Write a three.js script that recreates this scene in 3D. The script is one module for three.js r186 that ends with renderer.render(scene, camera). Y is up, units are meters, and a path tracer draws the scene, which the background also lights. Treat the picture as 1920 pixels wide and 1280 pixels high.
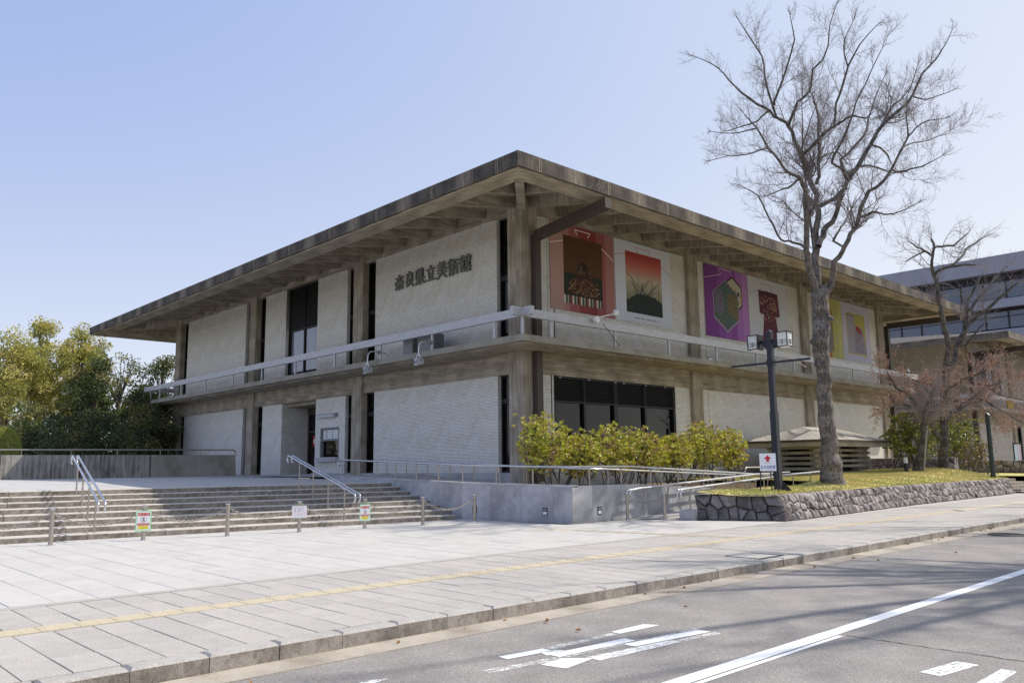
import * as THREE from 'three';
import { mergeGeometries } from 'three/addons/utils/BufferGeometryUtils.js';

// ------------------------------------------------------------------ camera, sky, sun, exposure
const scene = new THREE.Scene();
const camera = new THREE.PerspectiveCamera(45.44, 1024 / 682, 0.1, 3000);
{
  const yaw = THREE.MathUtils.degToRad(46.6726), pitch = THREE.MathUtils.degToRad(8.65), roll = THREE.MathUtils.degToRad(-0.68);
  const F = new THREE.Vector3(-Math.sin(yaw) * Math.cos(pitch), Math.sin(pitch), -Math.cos(yaw) * Math.cos(pitch));
  const R = new THREE.Vector3(Math.cos(yaw), 0, -Math.sin(yaw)), U = R.clone().cross(F);
  const R2 = R.clone().multiplyScalar(Math.cos(roll)).addScaledVector(U, Math.sin(roll));
  const U2 = U.clone().multiplyScalar(Math.cos(roll)).addScaledVector(R, -Math.sin(roll));
  camera.position.set(19.944, 1.45, 19.357);
  camera.quaternion.setFromRotationMatrix(new THREE.Matrix4().makeBasis(R2, U2, F.clone().negate()));
}
camera.updateMatrixWorld(true);
const renderer = new THREE.WebGLRenderer({ antialias: true });
renderer.setSize(1024, 682);
renderer.toneMapping = THREE.LinearToneMapping;
renderer.toneMappingExposure = 1.36;
renderer.shadowMap.enabled = true;

const SUN = new THREE.Vector3(0.405, 1.0, -0.77).normalize();
{
  const W = 1024, H = 512, d = new Float32Array(W * H * 4);
  const zen = [0.076, 0.191, 0.543], low = [0.607, 0.526, 0.205], glo = [0.472, 0.407, 0.154];
  for (let j = 0; j < H; j++) {
    const el = ((j + 0.5) / H - 0.5) * Math.PI, y = Math.sin(el);
    for (let i = 0; i < W; i++) {
      const az = ((i + 0.5) / W - 0.5) * 2 * Math.PI, x = Math.cos(az) * Math.cos(el), z = Math.sin(az) * Math.cos(el);
      const c = x * SUN.x + y * SUN.y + z * SUN.z, k = (j * W + i) * 4, b = Math.exp(-3 * Math.max(y, 0)), p = Math.pow(Math.max(0, c * 0.5 + 0.5), 4), f = 0.5 * Math.pow(Math.max(c, 0), 40);
      for (let q = 0; q < 3; q++) {
        let v = zen[q] + low[q] * b + glo[q] * p + f * [1, 0.97, 0.9][q];
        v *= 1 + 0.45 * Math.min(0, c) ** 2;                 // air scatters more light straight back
        if (y < 0) v = v * Math.exp(y * 6) + 0.2 * (1 - Math.exp(y * 6));
        d[k + q] = v;
      }
      d[k + 3] = 1;
    }
  }
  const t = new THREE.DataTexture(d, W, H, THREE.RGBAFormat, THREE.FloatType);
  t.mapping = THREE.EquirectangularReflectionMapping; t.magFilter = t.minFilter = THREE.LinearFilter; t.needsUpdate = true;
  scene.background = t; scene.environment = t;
}
const sun = new THREE.DirectionalLight(new THREE.Color(1.0, 0.94, 0.85), 3.7);
sun.name = 'sun';
sun.position.copy(SUN).multiplyScalar(120); sun.castShadow = true;
Object.assign(sun.shadow.camera, { left: -70, right: 70, top: 70, bottom: -70, near: 1, far: 320 });
sun.shadow.mapSize.set(4096, 4096);
scene.add(sun); scene.add(sun.target);

// ------------------------------------------------------------------ helpers
let seed = 20240401;
const rnd = () => { seed = (seed + 0x6d2b79f5) | 0; let t = Math.imul(seed ^ (seed >>> 15), 1 | seed); t = (t + Math.imul(t ^ (t >>> 7), 61 | t)) ^ t; return ((t ^ (t >>> 14)) >>> 0) / 4294967296; };
const rr = (a, b) => a + (b - a) * rnd();
const V = (x, y, z) => new THREE.Vector3(x, y, z);
const lerp = (a, b, t) => a + (b - a) * t, clamp = (x, a = 0, b = 1) => Math.min(b, Math.max(a, x));
const smooth = (a, b, x) => { const t = clamp((x - a) / (b - a)); return t * t * (3 - 2 * t); };
// a pixel of the 1920-wide photograph, at a depth along the view, as a point of the place
const camR = V().setFromMatrixColumn(camera.matrixWorld, 0), camU = V().setFromMatrixColumn(camera.matrixWorld, 1), camF = V().setFromMatrixColumn(camera.matrixWorld, 2).negate();
const at = (px, py, depth) => camera.position.clone().addScaledVector(camF, depth).addScaledVector(camR, (px - 960) / 1528.6 * depth).addScaledVector(camU, -(py - 640) / 1528.6 * depth);

const names = new Map();
function numbered(n) { const c = names.get(n) ?? 0; names.set(n, c + 1); return c ? n + '_' + String(c).padStart(3, '0') : n; }
function tag(o, label, category, group) { if (label) o.userData.label = label; if (category) o.userData.category = category; if (group) o.userData.group = group; return o; }
function thing(name, label, category, group) { const o = new THREE.Group(); o.name = numbered(name); scene.add(o); return tag(o, label, category, group); }
function part(name, geo, mat, parent) { const m = new THREE.Mesh(geo, mat); m.name = name; m.castShadow = m.receiveShadow = true; parent.add(m); return m; }
function base(o, x, y, z) { o.position.set(x, y, z); for (const c of o.children) { c.position.x -= x; c.position.y -= y; c.position.z -= z; } return o; }   // moves a thing's origin to its foot
function structure(name, geo, mat) { const m = part(numbered(name), geo, mat, scene); m.userData.kind = 'structure'; return m; }
function structureGroup(name) { const o = new THREE.Group(); o.name = numbered(name); o.userData.kind = 'structure'; scene.add(o); return o; }
const stuff = (m) => { m.userData.kind = 'stuff'; return m; };

// geometry: everything non-indexed with uv in metres by the side a face looks to
function triUV(g, turn = false, off = 0) {
  if (g.index) g = g.toNonIndexed();
  const p = g.attributes.position, n = p.count, uv = new Float32Array(n * 2), a = V(), b = V(), c = V();
  for (let i = 0; i < n; i += 3) {
    a.fromBufferAttribute(p, i); b.fromBufferAttribute(p, i + 1); c.fromBufferAttribute(p, i + 2);
    const N = b.clone().sub(a).cross(c.clone().sub(a)), ax = Math.abs(N.x), ay = Math.abs(N.y), az = Math.abs(N.z);
    [a, b, c].forEach((q, k) => {
      let u, v;
      if (ay >= ax && ay >= az) { u = q.x; v = q.z; } else if (ax >= az) { u = q.z; v = q.y; } else { u = q.x; v = q.y; }
      if (turn) [u, v] = [v, u];
      uv[(i + k) * 2] = u + off; uv[(i + k) * 2 + 1] = v + off * 0.37;
    });
  }
  g.setAttribute('uv', new THREE.BufferAttribute(uv, 2));
  for (const k of Object.keys(g.attributes)) if (!['position', 'normal', 'uv', 'color'].includes(k)) g.deleteAttribute(k);
  return g;
}
function tris(list, turn = false, off = 0) {            // list of triangles or quads (arrays of Vector3), flat shaded
  const v = [];
  for (const f of list) for (let k = 1; k + 1 < f.length; k++) for (const q of [f[0], f[k], f[k + 1]]) v.push(q.x, q.y, q.z);
  const g = new THREE.BufferGeometry();
  g.setAttribute('position', new THREE.Float32BufferAttribute(v, 3)); g.computeVertexNormals();
  return triUV(g, turn, off);
}
function hexa(c, turn, off) {                            // eight corners: bottom 0..3 counter-clockwise from above, top 4..7
  return tris([[c[3], c[2], c[1], c[0]], [c[4], c[5], c[6], c[7]], [c[0], c[1], c[5], c[4]], [c[1], c[2], c[6], c[5]], [c[2], c[3], c[7], c[6]], [c[3], c[0], c[4], c[7]]], turn, off);
}
function bx(x0, x1, y0, y1, z0, z1, turn, off) {
  return hexa([V(x0, y0, z1), V(x1, y0, z1), V(x1, y0, z0), V(x0, y0, z0), V(x0, y1, z1), V(x1, y1, z1), V(x1, y1, z0), V(x0, y1, z0)], turn, off);
}
function cbx(x0, x1, y0, y1, z0, z1, b = 0.012, turn, off) {   // box with a chamfered upper rim
  const q = (x, y, z) => V(x, y, z), y2 = y1 - b;
  const o = [q(x0, y0, z1), q(x1, y0, z1), q(x1, y0, z0), q(x0, y0, z0)], m = [q(x0, y2, z1), q(x1, y2, z1), q(x1, y2, z0), q(x0, y2, z0)], t = [q(x0 + b, y1, z1 - b), q(x1 - b, y1, z1 - b), q(x1 - b, y1, z0 + b), q(x0 + b, y1, z0 + b)];
  const f = [[t[0], t[1], t[2], t[3]], [o[3], o[2], o[1], o[0]]];
  for (let i = 0; i < 4; i++) { const j = (i + 1) % 4; f.push([o[i], o[j], m[j], m[i]], [m[i], m[j], t[j], t[i]]); }
  return tris(f, turn, off);
}
function cbx2(...a) {                                     // the same with top and rim as material 0, sides as material 1
  const g = cbx(...a), n = g.attributes.normal, top = [], side = [];
  for (let i = 0; i < n.count; i += 3) (n.getY(i) > 0.5 ? top : side).push(i);
  const o = new THREE.BufferGeometry(); for (const k of ['position', 'normal', 'uv']) { const b = g.attributes[k], w = b.itemSize, v = new Float32Array(b.count * w); [...top, ...side].forEach((i, j) => v.set(b.array.subarray(i * w, (i + 3) * w), j * 3 * w)); o.setAttribute(k, new THREE.BufferAttribute(v, w)); }
  o.addGroup(0, top.length * 3, 0); o.addGroup(top.length * 3, side.length * 3, 1); return o;
}
const merge = (l) => mergeGeometries(l, false);
// tapering tube along points with a radius each
function tube(pts, rad, sides = 8, cap = true) {
  const n = pts.length, pos = [], nor = [], uv = [], idx = [];
  let up = V(0, 1, 0), len = 0; const T = V(), X = V(), Y = V();
  for (let i = 0; i < n; i++) {
    T.copy(pts[Math.min(n - 1, i + 1)]).sub(pts[Math.max(0, i - 1)]).normalize();
    if (i === 0 && Math.abs(T.dot(up)) > 0.9) up = V(1, 0, 0);
    X.copy(up).addScaledVector(T, -up.dot(T)).normalize(); up.copy(X); Y.crossVectors(T, X);
    if (i) len += pts[i].distanceTo(pts[i - 1]);
    const r = Array.isArray(rad) ? rad[i] : rad;
    for (let k = 0; k <= sides; k++) {
      const a = (k / sides) * Math.PI * 2, cx = Math.cos(a), sy = Math.sin(a);
      const N = X.clone().multiplyScalar(cx).addScaledVector(Y, sy);
      pos.push(pts[i].x + N.x * r, pts[i].y + N.y * r, pts[i].z + N.z * r); nor.push(N.x, N.y, N.z); uv.push((k / sides) * Math.max(1, Math.round(r * 6.28 * 1.5)) * 0.66, len);
    }
  }
  for (let i = 0; i + 1 < n; i++) for (let k = 0; k < sides; k++) { const a = i * (sides + 1) + k, b = a + sides + 1; idx.push(a, a + 1, b, b, a + 1, b + 1); }
  if (cap) for (const [i, s] of [[0, 1], [n - 1, -1]]) {
    const c = pos.length / 3, t = pts[Math.min(n - 1, i + 1)].clone().sub(pts[Math.max(0, i - 1)]).normalize().multiplyScalar(-s);
    pos.push(pts[i].x, pts[i].y, pts[i].z); nor.push(t.x, t.y, t.z); uv.push(0, 0);
    for (let k = 0; k <= sides; k++) { const j = i * (sides + 1) + k; pos.push(pos[j * 3], pos[j * 3 + 1], pos[j * 3 + 2]); nor.push(t.x, t.y, t.z); uv.push(0.1, 0.1); }
    for (let k = 0; k < sides; k++) s > 0 ? idx.push(c, c + 2 + k, c + 1 + k) : idx.push(c, c + 1 + k, c + 2 + k);
  }
  const g = new THREE.BufferGeometry();
  g.setAttribute('position', new THREE.Float32BufferAttribute(pos, 3)); g.setAttribute('normal', new THREE.Float32BufferAttribute(nor, 3)); g.setAttribute('uv', new THREE.Float32BufferAttribute(uv, 2)); g.setIndex(idx);
  return g.toNonIndexed();
}
const rod = (a, b, r, sides = 8) => tube([a, b], r, sides);
function arc(c, r, a0, a1, ex, ey, n = 8) { const o = []; for (let i = 0; i <= n; i++) { const a = lerp(a0, a1, i / n); o.push(c.clone().addScaledVector(ex, Math.cos(a) * r).addScaledVector(ey, Math.sin(a) * r)); } return o; }

// ------------------------------------------------------------------ textures
function noiseField(size, period, oct, s0) {            // tiling value noise, 0..1
  let s = s0; const rn = () => { s = (Math.imul(s, 1664525) + 1013904223) | 0; return (s >>> 8) / 16777216; };
  const out = new Float32Array(size * size); let amp = 1, tot = 0, p = period;
  for (let o = 0; o < oct && p <= size; o++, p *= 2, amp *= 0.55) {
    const lat = new Float32Array(p * p).map(rn); tot += amp;
    for (let y = 0; y < size; y++) {
      const fy = (y / size) * p, y0 = Math.floor(fy), ty = fy - y0, sy = ty * ty * (3 - 2 * ty), y1 = (y0 + 1) % p;
      for (let x = 0; x < size; x++) {
        const fx = (x / size) * p, x0 = Math.floor(fx), tx = fx - x0, sx = tx * tx * (3 - 2 * tx), x1 = (x0 + 1) % p;
        const a = lat[y0 * p + x0], b = lat[y0 * p + x1], c = lat[y1 * p + x0], d = lat[y1 * p + x1];
        out[y * size + x] += amp * (a + (b - a) * sx + (c - a) * sy + (a - b - c + d) * sx * sy);
      }
    }
  }
  for (let i = 0; i < out.length; i++) out[i] /= tot;
  return out;
}
const NS = 512, nBig = noiseField(NS, 4, 6, 11), nMid = noiseField(NS, 16, 5, 23), nFine = noiseField(NS, 128, 3, 37), nBig2 = noiseField(NS, 4, 7, 91);
const smp = (f, u, v) => f[(((Math.floor(v * NS) % NS) + NS) % NS) * NS + (((Math.floor(u * NS) % NS) + NS) % NS)];
function tex(size, metres, fn, srgb = true) {            // fn(u, v) in 0..1, v up; returns [r,g,b] 0..255
  const d = new Uint8Array(size * size * 4);
  for (let y = 0; y < size; y++) for (let x = 0; x < size; x++) {
    const c = fn((x + 0.5) / size, (y + 0.5) / size), k = (y * size + x) * 4;
    if (typeof c === 'number') d[k] = d[k + 1] = d[k + 2] = clamp(c, 0, 255); else for (let q = 0; q < 3; q++) d[k + q] = clamp(c[q], 0, 255);
    d[k + 3] = 255;
  }
  const t = new THREE.DataTexture(d, size, size); t.wrapS = t.wrapT = THREE.RepeatWrapping; t.magFilter = THREE.LinearFilter; t.minFilter = THREE.LinearMipmapLinearFilter; t.generateMipmaps = true;
  if (srgb) t.colorSpace = THREE.SRGBColorSpace;
  t.repeat.set(1 / metres, 1 / metres); t.needsUpdate = true; return t;
}
const mix3 = (a, b, t) => [lerp(a[0], b[0], t), lerp(a[1], b[1], t), lerp(a[2], b[2], t)], mul3 = (a, k) => [a[0] * k, a[1] * k, a[2] * k];
const std = (o) => new THREE.MeshStandardMaterial(o);
const hex = (r, g, b) => new THREE.Color().setRGB(r / 255, g / 255, b / 255, THREE.SRGBColorSpace);

// concrete cast against upright boards (boards run along v)
const boards = (seed2, tint, dark) => {
  const nb = 22, tone = Array.from({ length: nb }, (_, i) => smp(nFine, i * 0.137 + seed2, 0.3) - 0.5);
  return [
    tex(1024, 2.2, (u, v) => {
      const b = Math.floor(u * nb), f = u * nb - b, seam = Math.min(f, 1 - f), streak = smp(nMid, u * 3 + 0.1, v * 0.25 + seed2) - 0.5, blot = smp(nBig, u, v + seed2) - 0.5, fine = smp(nFine, u * 2, v) - 0.5;
      let k = 1 + tone[b] * 0.3 + streak * 0.26 + blot * 0.2 + fine * 0.22;
      if (seam < 0.05) k *= 0.84 + 0.3 * fine;
      const pit = smp(nFine, u * 3.1 + 0.5, v * 3.1); if (pit > 0.76) k *= 0.55;
      return mul3(mix3(tint, dark, clamp(0.4 - blot * 1.3 - streak * 0.5)), k);
    }),
    tex(512, 2.2, (u, v) => { const b = Math.floor(u * nb), f = u * nb - b, seam = Math.min(f, 1 - f), pit = smp(nFine, u * 3.1 + 0.5, v * 3.1); return 150 + tone[b] * 160 + (smp(nFine, u * 2, v) - 0.5) * 60 - (seam < 0.06 ? 90 : 0) - (pit > 0.79 ? 80 : 0); }, false),
  ];
};
const [cMap, cBump] = boards(0.1, [176, 166, 149], [146, 135, 117]);
const mConcrete = std({ map: cMap, bumpMap: cBump, bumpScale: 0.02, roughness: 0.92 });
const mSlab = std({ map: tex(512, 2.6, (u, v) => { const a = smp(nBig, u, v) - 0.5, s = smp(nMid, u * 2, v * 0.3) - 0.5, f = smp(nFine, u, v) - 0.5; return mul3(mix3([158, 152, 140], [120, 113, 100], clamp(0.3 + a * 2 + s * 0.6)), 1 + f * 0.2 + s * 0.15); }), bumpMap: cBump, bumpScale: 0.004, roughness: 0.9 });
// roof edge: dark weathered concrete with pale runs and lichen spots
const mFascia = std({ map: tex(1024, 3.1, (u, v) => {
  const run = smp(nMid, u * 4, v * 0.12 + 0.2), run2 = smp(nFine, u * 1.7, v * 0.06), b = smp(nBig, u, v), sp = smp(nFine, u * 2.3, v * 2.3);
  let c = mix3([112, 103, 91], [64, 58, 53], clamp((b - 0.36) * 3.2)); c = mix3(c, [150, 138, 118], smooth(0.52, 0.7, run) * smooth(0.4, 0.6, smp(nBig2, u * 2, v + 0.3)) * 0.9); c = mix3(c, [52, 48, 43], smooth(0.58, 0.8, run2) * 0.7);
  if (sp > 0.74) c = mix3(c, [186, 182, 170], 0.6); return mul3(c, 0.88 + smp(nFine, u, v) * 0.3); }), bumpMap: cBump, bumpScale: 0.015, roughness: 0.95 });
const mEdgeBeam = std({ map: cMap.clone(), bumpMap: cBump, bumpScale: 0.01, roughness: 0.92, color: new THREE.Color(1.15, 1.13, 1.08) });
// small glazed wall tiles, running bond
const tileFn = (u, v, bump) => {
  const rows = 36, cols = 20, r = Math.floor(v * rows), fv = v * rows - r, uu = u * cols + (r % 2) * 0.5, c = Math.floor(uu), fu = uu - c;
  const g = Math.min(fv, 1 - fv) < 0.1 || Math.min(fu, 1 - fu) < 0.05, h = Math.sin((c % cols) * 127.1 + r * 311.7) * 43758.5453, t = h - Math.floor(h) - 0.5;
  if (bump) return g ? 60 : 200 + t * 40;
  const d = smp(nBig, u, v) - 0.5;
  return g ? mul3([128, 125, 117], 1 + d * 0.3) : mul3(mix3([234, 231, 223], [216, 210, 196], clamp(0.5 + d * 2)), 1 + t * 0.1);
};
const mTile = std({ map: tex(1024, 1.9, (u, v) => tileFn(u, v, false)), roughness: 0.5 });
// granites
const granite = (a, b, spk, blotch) => (u, v) => { const f = smp(nFine, u * 4, v * 4) - 0.5, f2 = smp(nFine, u * 2.7 + 0.4, v * 2.7) - 0.5, g = smp(nBig, u, v) - 0.5, m = smp(nMid, u, v) - 0.5; return mul3(mix3(a, b, clamp(0.5 + g * blotch + m * 0.8)), 1 + f * spk + f2 * spk * 0.6); };
const mPlaza = [0, 1, 2].map((i) => std({ map: tex(512, 1.7, granite([192, 188, 182], [178, 174, 168], 0.3, 1.0)), roughness: 0.75, color: new THREE.Color(1, 1, 1).multiplyScalar(0.97 + i * 0.025) }));
const walkMap = tex(512, 1.1, granite([178, 173, 166], [164, 159, 152], 0.6, 0.9)), walkBump = tex(512, 1.1, (u, v) => smp(nFine, u * 4, v * 4) * 255, false);
const mWalk = [0, 1, 2].map((i) => std({ map: walkMap, bumpMap: walkBump, bumpScale: 0.004, roughness: 0.9, color: new THREE.Color(1, 0.995, 0.985).multiplyScalar(0.96 + i * 0.035) }));
const mJoint = std({ color: hex(96, 90, 82), roughness: 1 });
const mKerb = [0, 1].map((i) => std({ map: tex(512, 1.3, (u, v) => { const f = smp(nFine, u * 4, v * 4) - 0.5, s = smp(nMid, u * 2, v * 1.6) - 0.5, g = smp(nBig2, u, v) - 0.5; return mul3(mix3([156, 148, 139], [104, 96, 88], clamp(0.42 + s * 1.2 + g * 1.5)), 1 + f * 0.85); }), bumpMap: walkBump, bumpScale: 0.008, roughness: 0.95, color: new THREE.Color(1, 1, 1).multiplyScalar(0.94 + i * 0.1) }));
const mKerbTop = std({ map: tex(512, 1.1, granite([176, 172, 166], [156, 151, 145], 0.6, 1.2)), bumpMap: walkBump, bumpScale: 0.006, roughness: 0.95 });
const mStepTop = std({ map: tex(512, 1.3, granite([196, 190, 181], [172, 166, 156], 0.45, 1.3)), bumpMap: walkBump, bumpScale: 0.003, roughness: 0.9 });
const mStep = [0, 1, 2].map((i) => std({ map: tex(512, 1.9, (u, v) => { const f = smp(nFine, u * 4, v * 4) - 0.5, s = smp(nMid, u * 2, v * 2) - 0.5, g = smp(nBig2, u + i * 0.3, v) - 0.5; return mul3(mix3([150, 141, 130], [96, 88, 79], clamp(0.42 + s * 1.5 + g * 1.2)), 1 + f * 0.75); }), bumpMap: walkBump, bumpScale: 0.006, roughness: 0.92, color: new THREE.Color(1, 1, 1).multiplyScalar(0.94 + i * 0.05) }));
const mGranite = [0, 1].map((i) => std({ map: tex(512, 2.3, granite([184, 183, 183], [150, 149, 150], 0.3, 2.6)), roughness: 0.6, color: new THREE.Color(1, 1, 1).multiplyScalar(0.92 + i * 0.08) }));
const mTerraceWall = std({ map: tex(1024, 3.3, (u, v) => { const s = smp(nMid, u * 3, v * 0.16) - 0.5, g = smp(nBig, u, v) - 0.5, f = smp(nFine, u * 2, v * 2) - 0.5, r = smp(nFine, u * 0.9, v * 0.05); let c = mix3([158, 154, 146], [92, 88, 82], clamp(0.42 + s * 2.2 + g * 1.4)); c = mix3(c, [196, 192, 184], smooth(0.66, 0.82, r) * 0.6); return mul3(c, 1 + f * 0.25); }), roughness: 0.95 });
const asMap = tex(1024, 1.6, (u, v) => { const f = smp(nFine, u * 3, v * 3), f2 = smp(nFine, u * 2.2 + 0.37, v * 2.2), b = smp(nBig, u, v) - 0.5; let k = 0.6 + f * 0.6 + b * 0.2; if (f2 > 0.7) k += 0.32; if (f2 < 0.27) k -= 0.24; return [156 * k, 150 * k, 144 * k]; });
const mAsphalt = std({ map: asMap, bumpMap: tex(512, 0.8, (u, v) => smp(nFine, u * 2, v * 2) * 255, false), bumpScale: 0.006, roughness: 0.95 });
const mGutter = std({ map: tex(512, 1.7, granite([172, 162, 148], [140, 130, 116], 0.4, 2.2)), bumpMap: walkBump, bumpScale: 0.003, roughness: 0.95 });
const wornPaint = (th) => { const m = std({ color: hex(238, 238, 234), roughness: 0.8, alphaTest: 0.5 }); m.alphaMap = tex(1024, 0.8, (u, v) => { const a = smp(nMid, u * 3, v * 1.0) * 0.4 + smp(nFine, u * 2, v * 2) * 0.6; return a > th ? 255 : 0; }, false); return m; };
const mPaint = wornPaint(0.3), mPaintWorn = wornPaint(0.45), mPaintGhost = wornPaint(0.545);
const mTactile = std({ map: tex(256, 0.9, granite([194, 182, 158], [182, 171, 149], 0.3, 1.2)), roughness: 0.85 });
const stoneMap = tex(1024, 1.9, (u, v) => { const g = smp(nBig2, u, v) - 0.5, m = smp(nMid, u * 2, v * 2) - 0.5, f = smp(nFine, u * 3, v * 3) - 0.5, l = smp(nBig, u + 0.3, v * 1.3); let c = mix3([156, 150, 145], [98, 92, 89], clamp(0.45 + g * 2.2 + m * 1.2)); if (l > 0.58) c = mix3(c, [190, 186, 180], 0.5); return mul3(c, 1 + f * 0.4); });
const mStone = [[1, 1, 1], [0.84, 0.8, 0.78], [1.12, 1.08, 1.03], [0.94, 0.9, 0.9]].map((c) => std({ map: stoneMap, bumpMap: tex(256, 0.6, (u, v) => (smp(nMid, u, v) * 0.6 + smp(nFine, u, v) * 0.4) * 255, false), bumpScale: 0.02, roughness: 0.95, color: new THREE.Color(...c) }));
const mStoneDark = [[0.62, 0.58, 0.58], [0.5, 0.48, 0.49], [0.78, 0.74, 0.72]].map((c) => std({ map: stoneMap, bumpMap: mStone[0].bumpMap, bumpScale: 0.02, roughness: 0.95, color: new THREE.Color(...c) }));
const mSoil = std({ map: tex(512, 1.4, granite([132, 112, 86], [92, 76, 58], 0.6, 1.6)), roughness: 1 });
const mLawn = std({ map: tex(1024, 2.7, (u, v) => { const g = smp(nBig, u, v) - 0.5, m = smp(nMid, u * 2, v * 2) - 0.5, f = smp(nFine, u * 3, v * 3) - 0.5; return mul3(mix3([196, 188, 108], [210, 192, 138], clamp(0.35 + g * 3 + m * 1.6)), 1 + f * 0.7 + m * 0.5); }), bumpMap: walkBump, bumpScale: 0.03, roughness: 1 });
const mEarth = std({ map: tex(512, 7, granite([110, 108, 70], [96, 88, 66], 0.4, 2)), roughness: 1 });
const barkTex = (a, b) => tex(512, 1, (u, v) => { const s = smp(nMid, u * 2, v * 0.5) - 0.5, f = smp(nFine, u * 2, v) - 0.5, g = smp(nBig2, u, v) - 0.5, cr = smp(nFine, u * 0.5, v * 0.12); let c = mix3(a, b, clamp(0.45 + s * 1.6 + g * 1.8)); if (cr > 0.6) c = mul3(c, 0.6); return mul3(c, 1 + f * 0.5); });
const barkBump = tex(512, 1, (u, v) => (smp(nFine, u * 0.5, v * 0.14) * 0.7 + smp(nMid, u * 2, v) * 0.3) * 255, false);
const mBark = std({ map: barkTex([156, 147, 138], [98, 91, 85]), bumpMap: barkBump, bumpScale: 0.06, roughness: 0.95 });
const mBarkGrey = std({ map: barkTex([126, 120, 110], [76, 72, 66]), bumpMap: barkBump, bumpScale: 0.03, roughness: 0.95 });
const mTwig = std({ color: hex(138, 127, 124), roughness: 0.9 });
const mSteel = std({ color: hex(206, 206, 208), metalness: 0.85, roughness: 0.26 });
const mSteelDull = std({ color: hex(168, 160, 150), metalness: 0.75, roughness: 0.38 });
const mRail = std({ map: tex(512, 2.1, (u, v) => { const s = smp(nMid, u * 0.7, v * 2) - 0.5, g = smp(nBig, u, v) - 0.5; return mul3([186, 186, 188], 1 + s * 0.12 + g * 0.2); }), metalness: 0.35, roughness: 0.5 });
const mBrownPaint = std({ color: hex(70, 60, 53), roughness: 0.55 });
const mBlackFrame = std({ color: hex(26, 26, 29), roughness: 0.45, metalness: 0.2 });
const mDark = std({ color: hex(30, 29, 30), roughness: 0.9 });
const mLampPaint = std({ color: hex(34, 35, 45), roughness: 0.42, metalness: 0.15 });
const mGreyBox = std({ color: hex(128, 130, 132), roughness: 0.6 });
const mWhite = std({ color: hex(232, 232, 230), roughness: 0.5 });
const mGlass = new THREE.MeshPhysicalMaterial({ color: 0xffffff, transmission: 1, thickness: 0, roughness: 0.02, ior: 1.5 });
const mSmoke = new THREE.MeshPhysicalMaterial({ color: hex(120, 126, 132), transmission: 1, thickness: 0, roughness: 0.02, ior: 1.38 });
const mOpal = new THREE.MeshPhysicalMaterial({ color: hex(250, 251, 248), transmission: 0.62, thickness: 0, roughness: 0.9 });
const mCurtain = std({ color: hex(62, 61, 62), roughness: 1 });
const mBlind = std({ color: hex(104, 110, 126), roughness: 1 });
const mFlood = std({ color: hex(176, 178, 182), roughness: 0.5 });
const mMustard = std({ color: hex(170, 150, 62), roughness: 0.8 });
const mLetter = std({ color: hex(112, 112, 108), roughness: 0.6 });

// ------------------------------------------------------------------ ground, road, pavements
structure('ground', tris([[V(-900, -0.42, 900), V(900, -0.42, 900), V(900, -0.42, -900), V(-900, -0.42, -900)]]), mEarth);
structure('road', bx(13.4, 25, -0.4, -0.15, -140, 60), mAsphalt);
structure('far_pavement', bx(25, 31, -0.4, -0.02, -140, 60), mWalk[1]);
structure('gutter', tris([[V(13.4, -0.135, 30), V(13.74, -0.142, 30), V(13.74, -0.142, -70), V(13.4, -0.135, -70)], [V(13.74, -0.142, 30), V(13.74, -0.152, 30), V(13.74, -0.152, -70), V(13.74, -0.142, -70)]]), mGutter);
{ // kerb stones, each 0.6 m
  const k = structureGroup('kerb');
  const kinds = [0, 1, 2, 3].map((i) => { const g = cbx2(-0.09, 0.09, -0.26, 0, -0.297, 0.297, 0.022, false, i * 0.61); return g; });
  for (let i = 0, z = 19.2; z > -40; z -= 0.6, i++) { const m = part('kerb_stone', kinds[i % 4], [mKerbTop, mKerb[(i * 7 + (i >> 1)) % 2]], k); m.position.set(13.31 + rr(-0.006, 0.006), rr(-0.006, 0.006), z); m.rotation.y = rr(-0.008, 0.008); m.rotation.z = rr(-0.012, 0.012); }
  stuff(part('kerb_far_run', bx(13.22, 13.4, -0.26, 0, -140, -40.2), mKerb[0], k));
}
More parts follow.
